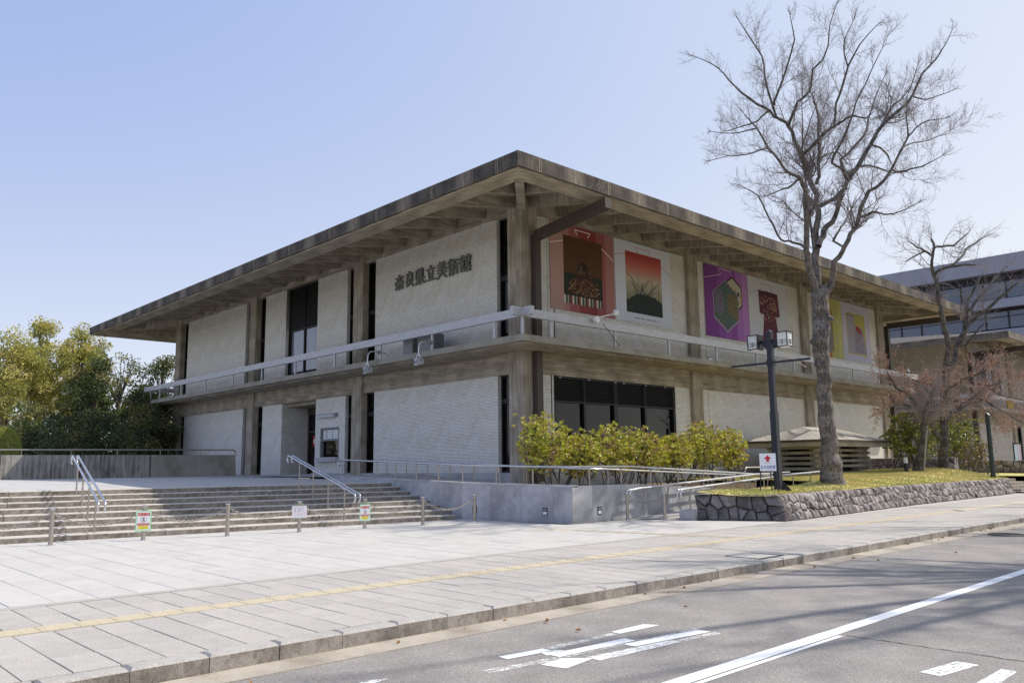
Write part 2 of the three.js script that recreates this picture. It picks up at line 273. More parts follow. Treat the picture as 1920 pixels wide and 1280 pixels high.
{ // pavement of long slabs laid across, with joints
  const s = structureGroup('sidewalk');
  part('bed', tris([[V(9.72, -0.014, 40), V(13.23, -0.014, 40), V(13.23, -0.014, -140), V(9.72, -0.014, -140)]]), mJoint, s);
  const cols = [[9.75, 10.36], [10.36, 11.0], [11.36, 11.98], [11.98, 12.6], [12.6, 13.21]], P = 0.333, far = [];
  const kinds = cols.map(([a, b], c) => [0, 1, 2].map((v) => { const g = cbx(-(b - a) / 2 + 0.004, (b - a) / 2 - 0.004, -0.03, 0, -P / 2 + 0.004, P / 2 - 0.004, 0.004, false, v * 0.43 + c * 0.21); return g; }));
  for (let i = 0; i < 180; i++) cols.forEach(([a, b], c) => {
    const z = 18.6 - i * P, y = rr(-0.0025, 0.0025), v = Math.floor(rnd() * 3), cx = (a + b) / 2;
    if (c === 4 && z < 7.9 && z > 7.2) return;
    if (i < 58) { const m = part('paving_slab', kinds[c][v], mWalk[Math.floor(rnd() * 3)], s); m.position.set(cx, y, z); }
    else { const g = kinds[c][v].clone(); g.translate(cx, y, z); far.push(g); }
  });
  stuff(part('far_paving', merge(far), mWalk[1], s));
  stuff(part('edge_course', bx(9.58, 9.74, -0.2, 0.003, -41.4, 26), mWalk[0], s));
  // yellow guide tiles
  const tileG = (() => { const l = [cbx(-0.15, 0.15, -0.03, 0.001, -0.1655, 0.1655, 0.001)]; for (let k = 0; k < 4; k++) l.push(cbx(-0.118 + k * 0.072, -0.098 + k * 0.072 + 0.02, 0.001, 0.0065, -0.15, 0.15, 0.002)); return merge(l); })();
  const dotG = (() => { const l = [cbx(-0.15, 0.15, -0.03, 0.001, -0.148, 0.148, 0.003)]; for (let a = 0; a < 5; a++) for (let b = 0; b < 5; b++) { const g = new THREE.CylinderGeometry(0.011, 0.017, 0.005, 6).toNonIndexed(); g.translate(-0.12 + a * 0.06, 0.0035, -0.12 + b * 0.06); l.push(triUV(g)); } return merge(l); })();
  for (let i = 0; i < 76; i++) { const z = 18.7 - i * 0.333; part('guide_tile', i === 41 ? dotG : tileG, mTactile, s).position.set(11.18, 0, z); }
  stuff(part('far_guide_tiles', bx(11.03, 11.33, -0.03, 0.002, -60, -6.9), mTactile, s));
  for (let i = 0; i < 14; i++) { const t = i / 13; part('guide_tile', i < 3 ? dotG : tileG, mTactile, s).position.set(lerp(6.4, 10.85, t), 0.001, lerp(5.7, 5.02, t)); const m = s.children[s.children.length - 1]; m.rotation.y = Math.PI / 2 - 0.15; }
  // steel-framed inspection cover
  const cover = part('inspection_cover', cbx(12.62, 13.2, -0.03, 0.003, 7.24, 7.86, 0.003), mWalk[2], s);
  part('cover_frame', merge([bx(12.6, 12.62, -0.03, 0.005, 7.22, 7.88), bx(13.2, 13.22, -0.03, 0.005, 7.22, 7.88), bx(12.62, 13.2, -0.03, 0.005, 7.22, 7.24), bx(12.62, 13.2, -0.03, 0.005, 7.86, 7.88)]), mBlackFrame, cover);
}
{ // plaza of pale granite
  const s = structureGroup('plaza');
  part('bed', tris([[V(-3, -0.012, 40), V(9.58, -0.012, 40), V(9.58, -0.012, 0.4), V(-3, -0.012, 0.4)]]), mJoint, s);
  const P = 0.45, L = 0.9, far = [], kinds = [0, 1, 2].map((v) => cbx(-L / 2 + 0.003, L / 2 - 0.003, -0.03, 0, -P / 2 + 0.003, P / 2 - 0.003, 0.003, false, v * 0.57));
  const cells = [];
  for (let i = 0; i < 62; i++) for (let c = 0; c < 12; c++) { const z = 24.5 - i * P, x = 9.12 - c * L - (i % 2) * 0.0; if (x - 0.45 > 9.5 || z < 0.6) continue; if (z < 4.4 && x < 6.3) continue; if (z < 1.3 && x < 7.9 && x > 6.5) continue; cells.push([x, z, Math.hypot(x - 19.9, z - 19.4)]); }
  cells.sort((a, b) => a[2] - b[2]);
  let near = 0;
  for (const [x, z] of cells) {
    const y = rr(-0.002, 0.002), v = Math.floor(rnd() * 3), seen = z < 18.5 + (9.5 - x) * -0.05;
    if (seen && near++ < 290) part('paving_slab', kinds[v], mPlaza[Math.floor(rnd() * 3)], s).position.set(x, y, z);
    else { const g = kinds[v].clone(); g.translate(x, y, z); far.push(g); }
  }
  stuff(part('far_paving', merge(far), mPlaza[1], s));
}
{ // painted markings on the road, worn
  const y = -0.146, q = (p, m, n = 'road_marking') => { const o = structure(n, tris([p.map(([x, z]) => V(x, y, z))]), m); return o; };
  q([[16.08, 30], [16.23, 30], [16.23, -70], [16.08, -70]], mPaint, 'lane_line'); q([[16.25, 16.5], [16.3, 16.5], [16.3, 11.75], [16.25, 11.75]], mPaint, 'lane_line');
  q([[14.59, 14.51], [14.71, 14.52], [14.775, 14.02], [14.64, 14.03]], mPaint); q([[14.84, 14.16], [14.97, 14.16], [15.03, 13.21], [14.89, 13.2]], mPaint);
  q([[15.05, 13.42], [15.18, 13.4], [15.3, 12.4], [15.15, 12.4]], mPaint); q([[15.05, 14.46], [15.28, 14.41], [15.21, 14.0], [15.02, 14.18]], mPaint);
  q([[14.61, 13.06], [14.73, 13.07], [14.75, 12.47], [14.61, 12.55]], mPaint); q([[14.85, 14.92], [14.96, 14.93], [15.05, 14.2], [14.94, 14.2]], mPaintGhost);
  q([[14.64, 13.99], [14.74, 13.99], [14.735, 13.1], [14.64, 13.1]], mPaintGhost); q([[15.14, 14.02], [15.3, 14.02], [15.36, 13.0], [15.25, 12.95]], mPaintWorn); q([[15.26, 13.0], [15.36, 13.0], [15.42, 12.4], [15.34, 12.4]], mPaintGhost); q([[14.72, 14.15], [14.86, 14.2], [14.86, 13.95], [14.76, 13.98]], mPaintWorn); q([[14.98, 14.2], [15.02, 14.2], [15.14, 12.3], [15.1, 12.3]], mPaintGhost);
  q([[17.3, 12.62], [17.46, 12.64], [17.55, 12.07], [17.38, 12.06]], mPaintWorn); q([[17.71, 12.66], [17.84, 12.65], [17.82, 12.1], [17.71, 12.09]], mPaintWorn); q([[14.46, 15.82], [14.55, 15.74], [14.52, 15.58], [14.46, 15.7]], mPaintWorn);
  const c = []; let x = 16.3, z = 11.69; while (x < 19.5) { const nx = x + rr(0.04, 0.1), nz = 11.69 + (nx - 16.3) * 0.012 + rr(-0.014, 0.014), w = rr(0.004, 0.009); c.push([V(x, y, z + w), V(nx, y, nz + w), V(nx, y, nz - w), V(x, y, z - w)]); x = nx; z = nz; }
  structure('pavement_strip', tris([[V(8, -0.004, 1.5), V(9.6, -0.004, 1.5), V(9.6, -0.004, -140), V(8, -0.004, -140)]]), mWalk[1]);
  structure('road_crack', tris(c), std({ color: hex(44, 42, 41), roughness: 1 }));
  const mh = thing('manhole_cover', 'dark round iron manhole cover in the asphalt near the far kerb', 'manhole cover');
  part('lid', new THREE.CylinderGeometry(0.3, 0.3, 0.02, 24), std({ color: hex(70, 68, 66), roughness: 0.7, metalness: 0.4 }), mh); part('frame', new THREE.TorusGeometry(0.33, 0.03, 5, 28).rotateX(Math.PI / 2), std({ color: hex(90, 86, 82), roughness: 0.8 }), mh); mh.position.set(14.15, -0.15, -0.6);
  const lv = []; for (let i = 0; i < 46; i++) { const zz = rr(-6, 16.5), xx = i % 3 ? 13.44 + rnd() * rnd() * 0.5 : rr(13.4, 17), s = rr(0.02, 0.045), a = rr(0, 6.3), A = V(Math.cos(a) * s, 0, Math.sin(a) * s), B = V(-A.z * 0.6, 0, A.x * 0.6), C = V(xx, -0.135, zz), h = V(0, rr(0.008, 0.03), 0); lv.push([C.clone().sub(A), C.clone().sub(B).add(h), C.clone().add(A), C.clone().add(B).add(h)]); }
  const l = structure('fallen_leaves', tris(lv), std({ color: hex(150, 108, 62), roughness: 0.9 })); stuff(l);
}

// ------------------------------------------------------------------ terrace, steps, ramp, granite walls
const sD = V(1.6, 0, -10.5).normalize(), sN = V(10.5, 0, 1.6).normalize(), sO = V(2.2, 0, 4.8), RISE = 0.1205, TREAD = 0.55;   // the steps run along -sD from sO and climb against sN
const onStair = (s, n, y) => V(sO.x - sD.x * s + sN.x * n, y, sO.z - sD.z * s + sN.z * n);
{
  const st = thing('entrance_steps', 'broad flight of eight worn granite steps below the museum terrace', 'steps');
  const ang = Math.atan2(sN.z, sN.x);
  for (let k = 0; k < 8; k++) {
    const n1 = -k * TREAD, y1 = (k + 1) * RISE; let s = -k * 0.0, L;
    const first = rr(0.9, 1.7);
    for (let j = 0; s < 17; j++) {
      L = j ? rr(1.5, 1.75) : first;
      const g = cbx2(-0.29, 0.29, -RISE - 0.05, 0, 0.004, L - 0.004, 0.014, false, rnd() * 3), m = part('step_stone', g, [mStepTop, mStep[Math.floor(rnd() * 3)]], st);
      const p = onStair(s - k * 0.13, n1 - 0.29, y1 + rr(-0.003, 0.003)); m.position.copy(p); m.rotation.y = -ang + rr(-0.002, 0.002); s += L;
    }
  }
  const a = onStair(-0.8, -0.25, 0), b = onStair(18, -0.25, 0), c = onStair(18, -4.5, 0), d = onStair(-1.6, -4.5, 0), h = 0.0, H = 0.86;
  stuff(part('base', tris([[d, a, b, c].map((p) => p.clone().setY(0.0))].concat([[a.clone().setY(h), b.clone().setY(h), c.clone().setY(H), d.clone().setY(H)]])), mStep[1], st));
  base(st, 0, 0, 10);
}
{ // terrace
  const e0 = onStair(-1.6, -7 * TREAD - 0.5, 0.962), e1 = onStair(24, -7 * TREAD - 0.5, 0.962);
  const f = (x, y, z) => V(x, y, z), mid0 = f(-7, 1.09, 4.9), mid1 = f(-9.5, 1.1, 30);
  structure('terrace', merge([tris([[mid0, e0, e1, mid1], [f(-20.6, 1.1, -0.5), f(-14, 1.1, -0.5), f(-7, 1.1, 4), mid0], [f(-20.6, 1.1, -0.5), mid0, mid1, f(-21.5, 1.1, 30)]]), tris([[f(-30, 1.1, -0.5), f(-20.6, 1.1, -0.5), f(-21.5, 1.1, 30), f(-60, 1.1, 30)]])]), std({ map: tex(512, 2.7, (u, v) => { const a = Math.min((u * 6) % 1, (v * 3) % 1) < 0.03, g = granite([188, 185, 180], [170, 167, 162], 0.25, 1.3)(u, v); return a ? mul3(g, 0.86) : g; }), roughness: 0.8 }));
}
const rampZ = (x) => x > 2.2 ? lerp(4.6, 3.97, (x - 2.2) / 3.58) : lerp(4.0, 4.6, (x + 5.85) / 8.05);
const curbY = (x) => x > 2.2 ? lerp(1.005, 0.936, (x - 2.2) / 3.58) : lerp(1.2, 1.005, (x + 5.85) / 8.05);
{
  const w = thing('ramp_wall', 'pale granite slab wall of the wheelchair ramp with a corner towards the pavement', 'wall');
  // front run, in panels with joints; then the run back beside the lower ramp
  const xs = [-5.85, -4.9, -3.7, -2.5, -1.3, -0.1, 1.05, 2.2, 3.2, 4.2, 5.2, 5.78];
  for (let i = 0; i + 1 < xs.length; i++) {
    const a = xs[i] + 0.004, b = xs[i + 1] - 0.004, q = (x, dz, y) => V(x, y, rampZ(x) + dz), yb = -0.1;
    part('granite_panel', hexa([q(a, 0, yb), q(b, 0, yb), q(b, -0.2, yb), q(a, -0.2, yb), q(a, 0, curbY(a) - 0.05), q(b, 0, curbY(b) - 0.05), q(b, -0.2, curbY(b) - 0.05), q(a, -0.2, curbY(a) - 0.05)], false, rnd() * 4), mGranite[i % 2], w);
  }
  const cope = []; for (let i = 0; i + 1 < xs.length; i++) { const a = xs[i], b = xs[i + 1], q = (x, dz, y) => V(x, y, rampZ(x) + dz); cope.push(hexa([q(a, 0.012, curbY(a) - 0.048), q(b, 0.012, curbY(b) - 0.048), q(b, -0.22, curbY(b) - 0.048), q(a, -0.22, curbY(a) - 0.048), q(a, 0.012, curbY(a)), q(b, 0.012, curbY(b)), q(b, -0.22, curbY(b)), q(a, -0.22, curbY(a))], false, i)); }
  part('coping', merge(cope), mGranite[1], w);
  const zs = [3.97, 3.2, 2.05, 0.9, -0.25, -1.4, -2.55, -3.7, -4.85, -6.0], cy = (z) => z > 1.4 ? 0.915 : lerp(0.915, 0.5, (1.4 - z) / 7.4);
  for (let i = 0; i + 1 < zs.length; i++) { const a = zs[i] - 0.004, b = zs[i + 1] + 0.004; const A = (x, z, y) => V(x, y, z); part('granite_panel', hexa([A(5.58, a, -0.1), A(5.78, a, -0.1), A(5.78, b, -0.1), A(5.58, b, -0.1), A(5.58, a, cy(a)), A(5.78, a, cy(a)), A(5.78, b, cy(b)), A(5.58, b, cy(b))], false, rnd() * 4), mGranite[(i + 1) % 2], w); }
  for (const [x, z, r] of [[4.95, rampZ(4.95) + 0.004, 0.17], [5.785, 2.95, Math.PI / 2], [2.65, rampZ(2.65) + 0.004, 0.17]]) {   // recessed step lights
    const lamp = part('step_light', bx(-0.075, 0.075, -0.1, 0.1, -0.01, 0.006), mBlackFrame, w); lamp.position.set(x, 0.27, z); lamp.rotation.y = r;
    const len = part('lens', bx(-0.055, 0.055, -0.08, 0.0, 0.006, 0.012), mWhite, lamp); part('louvre', bx(-0.055, 0.055, 0.02, 0.08, 0.006, 0.012), mGreyBox, lamp); len.userData.label = undefined;
  }
  base(w, 5.78, 0, 3.97);
}
structure('ramp_floor', merge([
  tris([[V(5.6, 0.58, 3.9), V(4.2, 0.58, 3.9), V(4.2, 0.58, 2.2), V(5.6, 0.58, 2.2)], [V(4.2, 0.58, 2.2), V(4.2, 0.58, 4.2), V(-6, 1.12, 4.0), V(-6, 1.12, 0)].reverse(), [V(4.2, 0.58, 2.2), V(-6, 1.12, 0), V(0, 0.85, 0)], [V(-6, 1.12, 4.0), V(-14.4, 1.14, 3.2), V(-14.4, 1.14, -0.3), V(-6, 1.12, 0)].reverse()]),
  tris([[V(4.2, 0.58, 2.2), V(5.6, 0.58, 2.2), V(5.6, 0.32, -6), V(4.2, 0.32, -6)], [V(5.78, 0.012, 1.9), V(7.45, 0.012, 1.3), V(7.45, 0.32, -6), V(5.78, 0.32, -6)], [V(4.2, 0.32, -6), V(7.45, 0.32, -6), V(7.45, 0.32, -7.6), V(4.2, 0.32, -7.6)]]),
]), mWalk[1]);
{
  const w = thing('terrace_wall', 'streaked grey concrete parapet wall along the far side of the terrace', 'wall');
  const zs = [0.9, 5.0, 8.05, 11.2, 14.4, 17.6, 21], face = (z) => -20.5 - Math.max(0, z - 3) * 0.03;
  for (let i = 0; i + 1 < zs.length; i++) { const a = zs[i] + (i ? 0.03 : 0), b = zs[i + 1] - 0.03, x = face(a); const g = i ? bx(x - 0.25, x, 0.9, 2.15, a, b, false, i * 1.3) : hexa([V(-20.75, 0.9, b), V(-20.5, 0.9, b), V(-20.1, 0.9, a), V(-20.4, 0.9, a), V(-20.75, 2.15, b), V(-20.5, 2.15, b), V(-20.3, 2.15, a), V(-20.5, 2.15, a)]); part('wall_panel', g, i ? mTerraceWall : mSlab, w); }
  base(w, -20.5, 1.1, 8);
  const r = thing('parapet_rail', 'thin round handrail above the concrete terrace parapet', 'railing');
  part('rail', tube([V(-20.3, 2.15, 0.9), V(-20.27, 2.3, 0.9), V(-20.3, 2.4, 1.0), V(-20.5, 2.4, 3), V(-21.2, 2.34, 21)], 0.03, 8), mSteelDull, r);
  for (let z = 2.6; z < 21; z += 1.95) part('post', rod(V(face(z) - 0.1 + 0.06, 2.15, z), V(face(z) - 0.04, 2.38, z), 0.014, 6), mSteelDull, r);
  base(r, -20.5, 2.15, 8);
}

// ------------------------------------------------------------------ the museum
// hip roof on deep eaves: soffit, rafters, edge beam and weathered roof edge; K is its half slope
const K = 0.18;
function hipRoof(o, X0, X1, Z0, Z1, yE, roofMat, wallX0, wallX1, wallZ0, wallZ1, rx, rz, jack = true) {
  const w = (Z1 - Z0) / 2, ux = Math.min(w, (X1 - X0) / 2), top = yE + ux * K, q = (x, y, z) => V(x, y, z), mz = (Z0 + Z1) / 2, mx = (X0 + X1) / 2;
  const r0 = q(Math.min(X0 + w, mx), top, X1 - X0 > Z1 - Z0 ? mz : Z0 + ux), r1 = q(Math.max(X1 - w, mx), top, X1 - X0 > Z1 - Z0 ? mz : Z1 - ux);
  const a = q(X0, yE, Z1), b = q(X1, yE, Z1), c = q(X1, yE, Z0), d = q(X0, yE, Z0), long = X1 - X0 > Z1 - Z0;
  part('roof', tris(long ? [[a, b, r1, r0], [b, c, r1], [c, d, r0, r1], [d, a, r0]] : [[a, b, r1], [b, c, r0, r1], [c, d, r0], [d, a, r1, r0]]), roofMat, o);
  const s0 = (x, z) => { const dd = Math.min(x - X0, X1 - x, z - Z0, Z1 - z); return yE - 0.12 + dd * K; };
  const i = 1.5 + (X1 - wallX1), ring = (e) => [[X0 + e, Z1 - e], [X1 - e, Z1 - e], [X1 - e, Z0 + e], [X0 + e, Z0 + e]], S = ring(0.24), I = ring(i), P = ([x, z]) => q(x, s0(x, z), z);
  part('soffit', merge([0, 1, 2, 3].map((k) => tris([[P(S[k]), P(I[k]), P(I[(k + 1) % 4]), P(S[(k + 1) % 4])]], k % 2 === 0))), mConcrete, o);
  const e1 = yE - 0.44;
  part('roof_edge', bx(X0, X1, e1, yE + 0.004, Z1 - 0.22, Z1), mFascia, o); part('roof_edge', bx(X0, X1, e1, yE + 0.004, Z0, Z0 + 0.22), mFascia, o);
  part('roof_edge', bx(X1 - 0.22, X1, e1, yE + 0.004, Z0 + 0.22, Z1 - 0.22), mFascia, o); part('roof_edge', bx(X0, X0 + 0.22, e1, yE + 0.004, Z0 + 0.22, Z1 - 0.22), mFascia, o);
  // outer strip of the eave: solid, its boarded underside level with the rafters
  const h = 0.38, hw = 0.07, OUT = 1.21, low = (dd) => yE - 0.5 + dd * K, SA = ring(0.1), SB = ring(OUT);
  for (let k = 0; k < 4; k++) { const m = (k + 1) % 4, a4 = [SA[k], SA[m], SB[m], SB[k]], ys = [low(0.1), low(0.1), low(OUT), low(OUT)], yt = [yE - 0.1, yE - 0.1, yE - 0.13 + OUT * K, yE - 0.13 + OUT * K]; part('eave_strip', hexa(a4.map(([x, z], n) => q(x, ys[n], z)).concat(a4.map(([x, z], n) => q(x, yt[n], z))), k % 2 === 0), mEdgeBeam, o); }
  const rafter = (p, r, off) => {     // p inner, r outer, both on the rafter's lower edge
    const dir = r.clone().sub(p).setY(0).normalize(), sd = q(-dir.z, 0, dir.x).multiplyScalar(hw), y = q(0, h, 0);
    const A = p.clone().sub(sd), B = p.clone().add(sd), C = r.clone().add(sd), D = r.clone().sub(sd);
    part('rafter', hexa([A, D, C, B].reverse().concat([A, D, C, B].reverse().map((t) => t.clone().add(y))), Math.abs(dir.x) < 0.5, off), mConcrete, o);
  };
  const inA = Z1 - wallZ1, out = OUT - 0.02;
  for (const x of rx) rafter(q(x, low(inA + 0.06), wallZ1 - 0.06), q(x, low(out), Z1 - out), x * 1.7);
  for (const z of rz) rafter(q(wallX1 - 0.06, low(inA + 0.06), z), q(X1 - out, low(out), z), z * 1.3);
  if (jack) {
    for (const k of [1.31, 2.7]) { rafter(q(wallX1 + k, low(inA - k), wallZ1 + k), q(wallX1 + k, low(out), Z1 - out), k); rafter(q(wallX1 + k, low(inA - k), wallZ1 + k + 0.02), q(X1 - out, low(out), wallZ1 + k), k * 2); rafter(q(wallX0 - k, low(inA - k), wallZ1 + k), q(wallX0 - k, low(out), Z1 - out), k); rafter(q(wallX1 + k, low(inA - k), wallZ0 - k), q(X1 - out, low(out), wallZ0 - k), k * 3); }
    const hip = (x, z, sx, sz) => { const n = q(sx, 0, sz).normalize(), t = q(-n.z, 0, n.x).multiplyScalar(0.14), p = q(x - sx * 0.3, low(inA + 0.3) - 0.17, z - sz * 0.3), r = q(x + sx * (inA - out + 0.1), low(out) - 0.07, z + sz * (inA - out + 0.1)), y = q(0, 0.52, 0); const c4 = [p.clone().sub(t), r.clone().sub(t), r.clone().add(t), p.clone().add(t)]; part('hip_beam', hexa(c4.slice().reverse().concat(c4.slice().reverse().map((v) => v.clone().add(y)))), mConcrete, o); };
    hip(wallX1, wallZ1, 1, 1); hip(wallX0, wallZ1, -1, 1); hip(wallX1, wallZ0, 1, -1);
  }
}
const museum = thing('museum_building', 'two storey museum of concrete posts and pale tile under a wide low hip roof', 'building');
const CA = [-0.38, -10.5, -20.75, -31.0], CB = [-0.38, -10.4, -20.5, -29.95];      // column centres along the entrance front (x) and the street front (z)
{
  const o = museum, yB = 1.2, yG = 4.62, yS = 5.44, yF = 5.65, yU = 10.39, hc = 0.38;
  hipRoof(o, -34.92, 4.06, -33.1, 4.06, 10.3, mFascia, -31.38, 0, -30.33, 0, CA.slice(0, 3).flatMap((c, k) => [0, 1, 2, 3, 4, 5].map((j) => lerp(c, CA[k + 1], j / 6))), CB.slice(0, 3).flatMap((c, k) => [0, 1, 2, 3, 4, 5].map((j) => lerp(c, CB[k + 1], j / 6))));
  // columns with a shallow groove at each face edge
  const col = (x, z, y0) => part('column', merge([bx(x - hc, x + hc, y0, 10.9, z - hc, z + hc, false, x), bx(x - 0.2, x + 0.2, 10.5, 11.1, z - 0.2, z + 0.2)]), mConcrete, o);
  CA.forEach((x) => col(x, -hc, 0.5)); CB.slice(1).forEach((z) => col(-hc, z, 0.5)); col(CA[3], CB[3], 0.5);
  // plinth, beams, balcony slab with its drip step
  part('plinth', merge([bx(-14.4, -0.1, 0.3, yB, -0.5, -0.04), bx(-31.3, -17.6, 0.9, 1.13, -0.5, -0.04), bx(-0.5, -0.04, 0.3, yB, -30.3, -0.5)]), mGranite[0], o);
  for (let k = 0; k < 3; k++) {
    part('beam', bx(CA[k + 1] + hc, CA[k] - hc, yG, yS + 0.05, -0.5, -0.1, true, k), mConcrete, o); part('beam', bx(-0.5, -0.1, yG, yS + 0.05, CB[k + 1] + hc, CB[k] - hc, true, k + 3), mConcrete, o);
    part('beam', bx(CA[k + 1] + hc, CA[k] - hc, yU, 10.95, -0.5, -0.1, true, k + 0.5), mConcrete, o); part('beam', bx(-0.5, -0.1, yU, 10.95, CB[k + 1] + hc, CB[k] - hc, true, k + 5), mConcrete, o);
  }
  const SL = 1.336, sx0 = -32.45, sz0 = -31.35;
  part('balcony_slab', merge([bx(sx0, SL, yS, yF, -0.55, SL, true), bx(-0.55, SL, yS, yF, sz0, -0.55), bx(sx0, -30.8, yS, yF, sz0, -0.55), bx(-30.8, -0.55, yS, yF, sz0, -29.6, true)]), mSlab, o);
  part('balcony_soffit', merge([bx(sx0 + 0.3, SL - 0.3, yS - 0.07, yS + 0.02, -0.5, SL - 0.3, true), bx(-0.5, SL - 0.3, yS - 0.07, yS + 0.02, sz0 + 0.3, -0.5)]), mConcrete, o);
  // balcony rail: deep top member crossing at the corners, slender posts
  part('rail_beam', bx(sx0 - 0.3, SL + 0.38, 6.24, 6.52, SL - 0.17, SL - 0.04), mRail, o); part('rail_beam', bx(SL - 0.17, SL - 0.04, 6.24, 6.52, SL - 0.04, SL + 0.38), mRail, o);
  part('rail_beam', bx(SL - 0.17, SL - 0.04, 6.24, 6.52, sz0 - 0.3, SL - 0.17), mRail, o); part('rail_beam', bx(sx0 + 0.04, sx0 + 0.17, 6.24, 6.52, -30, SL - 0.17), mRail, o); part('rail_beam', bx(-29, SL - 0.17, 6.24, 6.52, sz0 + 0.04, sz0 + 0.17), mRail, o);
  const postG = bx(-0.05, 0.05, yF, 6.24, -0.03, 0.03);
  for (const x of [-0.12, -3.53, -6.86, -10.3, -13.7, -17.0, -20.2, -23.6, -26.95, -30.26, -31.8]) part('rail_post', postG, mRail, o).position.set(x, 0, SL - 0.105);
  part('rail_post', postG, mRail, o).position.set(SL - 0.1, 0, SL - 0.1);
  for (const z of [-0.107, -3.44, -6.71, -10.04, -13.25, -16.6, -19.75, -22.93, -26.06, -29.4]) { const p = part('rail_post', postG, mRail, o); p.rotation.y = Math.PI / 2; p.position.set(SL - 0.105, 0, z); }
  // wall panels of small tile; f: front plane, g: glass plane behind
  const f = -0.15, g = -0.34;
  const panelA = (x0, x1, y0, y1) => part('tile_panel', bx(x0, x1, y0, y1, -0.42, f), mTile, o), panelB = (z0, z1, y0, y1) => part('tile_panel', bx(-0.42, f, y0, y1, z0, z1), mTile, o);
  // slot windows beside the columns
  const slot = (x0, x1, y0, y1, low) => {
    const w = part('window', merge([bx(x0, x0 + 0.06, y0, y1, g - 0.1, g + 0.03), bx(x1 - 0.06, x1, y0, y1, g - 0.1, g + 0.03), bx(x0 + 0.06, x1 - 0.06, y1 - 0.06, y1, g - 0.1, g + 0.03), bx(x0 + 0.06, x1 - 0.06, y0, y0 + 0.08, g - 0.1, g + 0.03), bx(x0 + 0.06, x1 - 0.06, y0 + 2.42, y0 + 2.6, g - 0.1, g + 0.03)]), mBlackFrame, o);
    part('pane', bx(x0 + 0.06, x1 - 0.06, y0 + 2.6, y1 - 0.06, g - 0.04, g - 0.03), mSmoke, w); part('pane', bx(x0 + 0.06, x1 - 0.06, y0 + 0.08, y0 + 2.42, g - 0.04, g - 0.03), mSmoke, w);
    if (low) part('lower_panel', bx(x0 + 0.07, x1 - 0.07, y0 + 0.09, y0 + 0.42, g - 0.09, g - 0.06), mMustard, w);
  };
  const edges = (k) => [CA[k + 1] + hc, CA[k + 1] + hc + 0.78, CA[k] - hc - 0.74, CA[k] - hc];
  for (let k = 0; k < 3; k++) {
    const [a, b, c, d] = edges(k);
    slot(a, b, yB, yG, false); slot(c, d, yB, yG, k === 0); slot(a, b, yF, yU, k === 0); slot(c, d, yF, yU, true);
    if (k !== 1) { panelA(b, c, k === 2 ? 1.13 : yB, yG); panelA(b, c, yF, yU); }
  }
  // middle bay, upper: tall window with a dark louvred blind in its upper half
  const [, mb, mc] = edges(1);
  panelA(mb, -17.35, yF, yU); panelA(-14.25, mc, yF, yU);
  {
    const x0 = -17.35, x1 = -14.25, xm = -15.8, w = part('window', merge([bx(x0, x0 + 0.09, yF, yU, g - 0.06, g + 0.03), bx(x1 - 0.09, x1, yF, yU, g - 0.06, g + 0.03), bx(xm - 0.04, xm + 0.04, yF, yU, g - 0.06, g + 0.02), bx(x0 + 0.09, xm - 0.04, yF, yF + 0.1, g - 0.06, g + 0.02), bx(xm + 0.04, x1 - 0.09, yF, yF + 0.1, g - 0.06, g + 0.02), bx(x0 + 0.09, xm - 0.04, 8.2, 8.3, g - 0.06, g + 0.02), bx(xm + 0.04, x1 - 0.09, 8.2, 8.3, g - 0.06, g + 0.02)]), mBlackFrame, o);
    for (const [a, b] of [[x0 + 0.09, xm - 0.04], [xm + 0.04, x1 - 0.09]]) { part('pane', bx(a, b, yF + 0.1, 8.2, g - 0.05, g - 0.04), mGlass, w); part('blind', bx(a, b, yF + 0.5, 8.2, g - 0.12, g - 0.1), mBlind, w); }
    const l = []; for (let y = 8.32; y < yU - 0.03; y += 0.065) l.push(hexa([V(x0 + 0.02, y, f + 0.05), V(x1 - 0.02, y, f + 0.05), V(x1 - 0.02, y + 0.02, f - 0.01), V(x0 + 0.02, y + 0.02, f - 0.01), V(x0 + 0.02, y + 0.012, f + 0.05), V(x1 - 0.02, y + 0.012, f + 0.05), V(x1 - 0.02, y + 0.032, f - 0.01), V(x0 + 0.02, y + 0.032, f - 0.01)]));
    stuff(part('louvre_blades', merge(l), mBlackFrame, w)); part('louvre_back', bx(x0 + 0.09, x1 - 0.09, 8.3, yU, g - 0.08, g - 0.06), mDark, w);
  }
  // middle bay, ground: entrance recess, ticket window
  panelA(mb, -17.5, 1.13, yG); part('tile_panel', bx(-17.72, -17.5, 1.11, yG, -1.8, -0.42), mTile, o); panelA(-14.2, -13.75, yB, yG); panelA(-12.1, mc, yB, yG); panelA(-13.75, -12.1, 3.26, yG); panelA(-13.75, -12.1, yB, 1.9);
  part('tile_panel', bx(-14.2, -14.0, 1.11, yG, -1.8, -0.42), mTile, o); part('recess_ceiling', bx(-17.5, -14.2, 4.45, yG, -1.8, -0.42), mConcrete, o); part('step', cbx(-17.5, -11.2, 1.0, 1.16, -0.42, 0.55, 0.02), mGranite[1], o);
  {
    const d = part('door', merge([bx(-17.5, -17.38, 1.11, 4.1, -1.7, -1.6), bx(-15.9, -15.8, 1.11, 4.1, -1.7, -1.6), bx(-14.32, -14.2, 1.11, 4.1, -1.7, -1.6), bx(-17.5, -14.2, 4.1, 4.45, -1.7, -1.58), bx(-17.38, -15.9, 3.2, 3.3, -1.7, -1.6), bx(-15.8, -14.32, 3.2, 3.3, -1.7, -1.6)]), mBrownPaint, o);
    for (const [a, b] of [[-17.38, -15.9], [-15.8, -14.32]]) { part('pane', bx(a, b, 1.13, 3.2, -1.66, -1.65), mSmoke, d); part('pane', bx(a, b, 3.3, 4.1, -1.66, -1.65), mSmoke, d); }
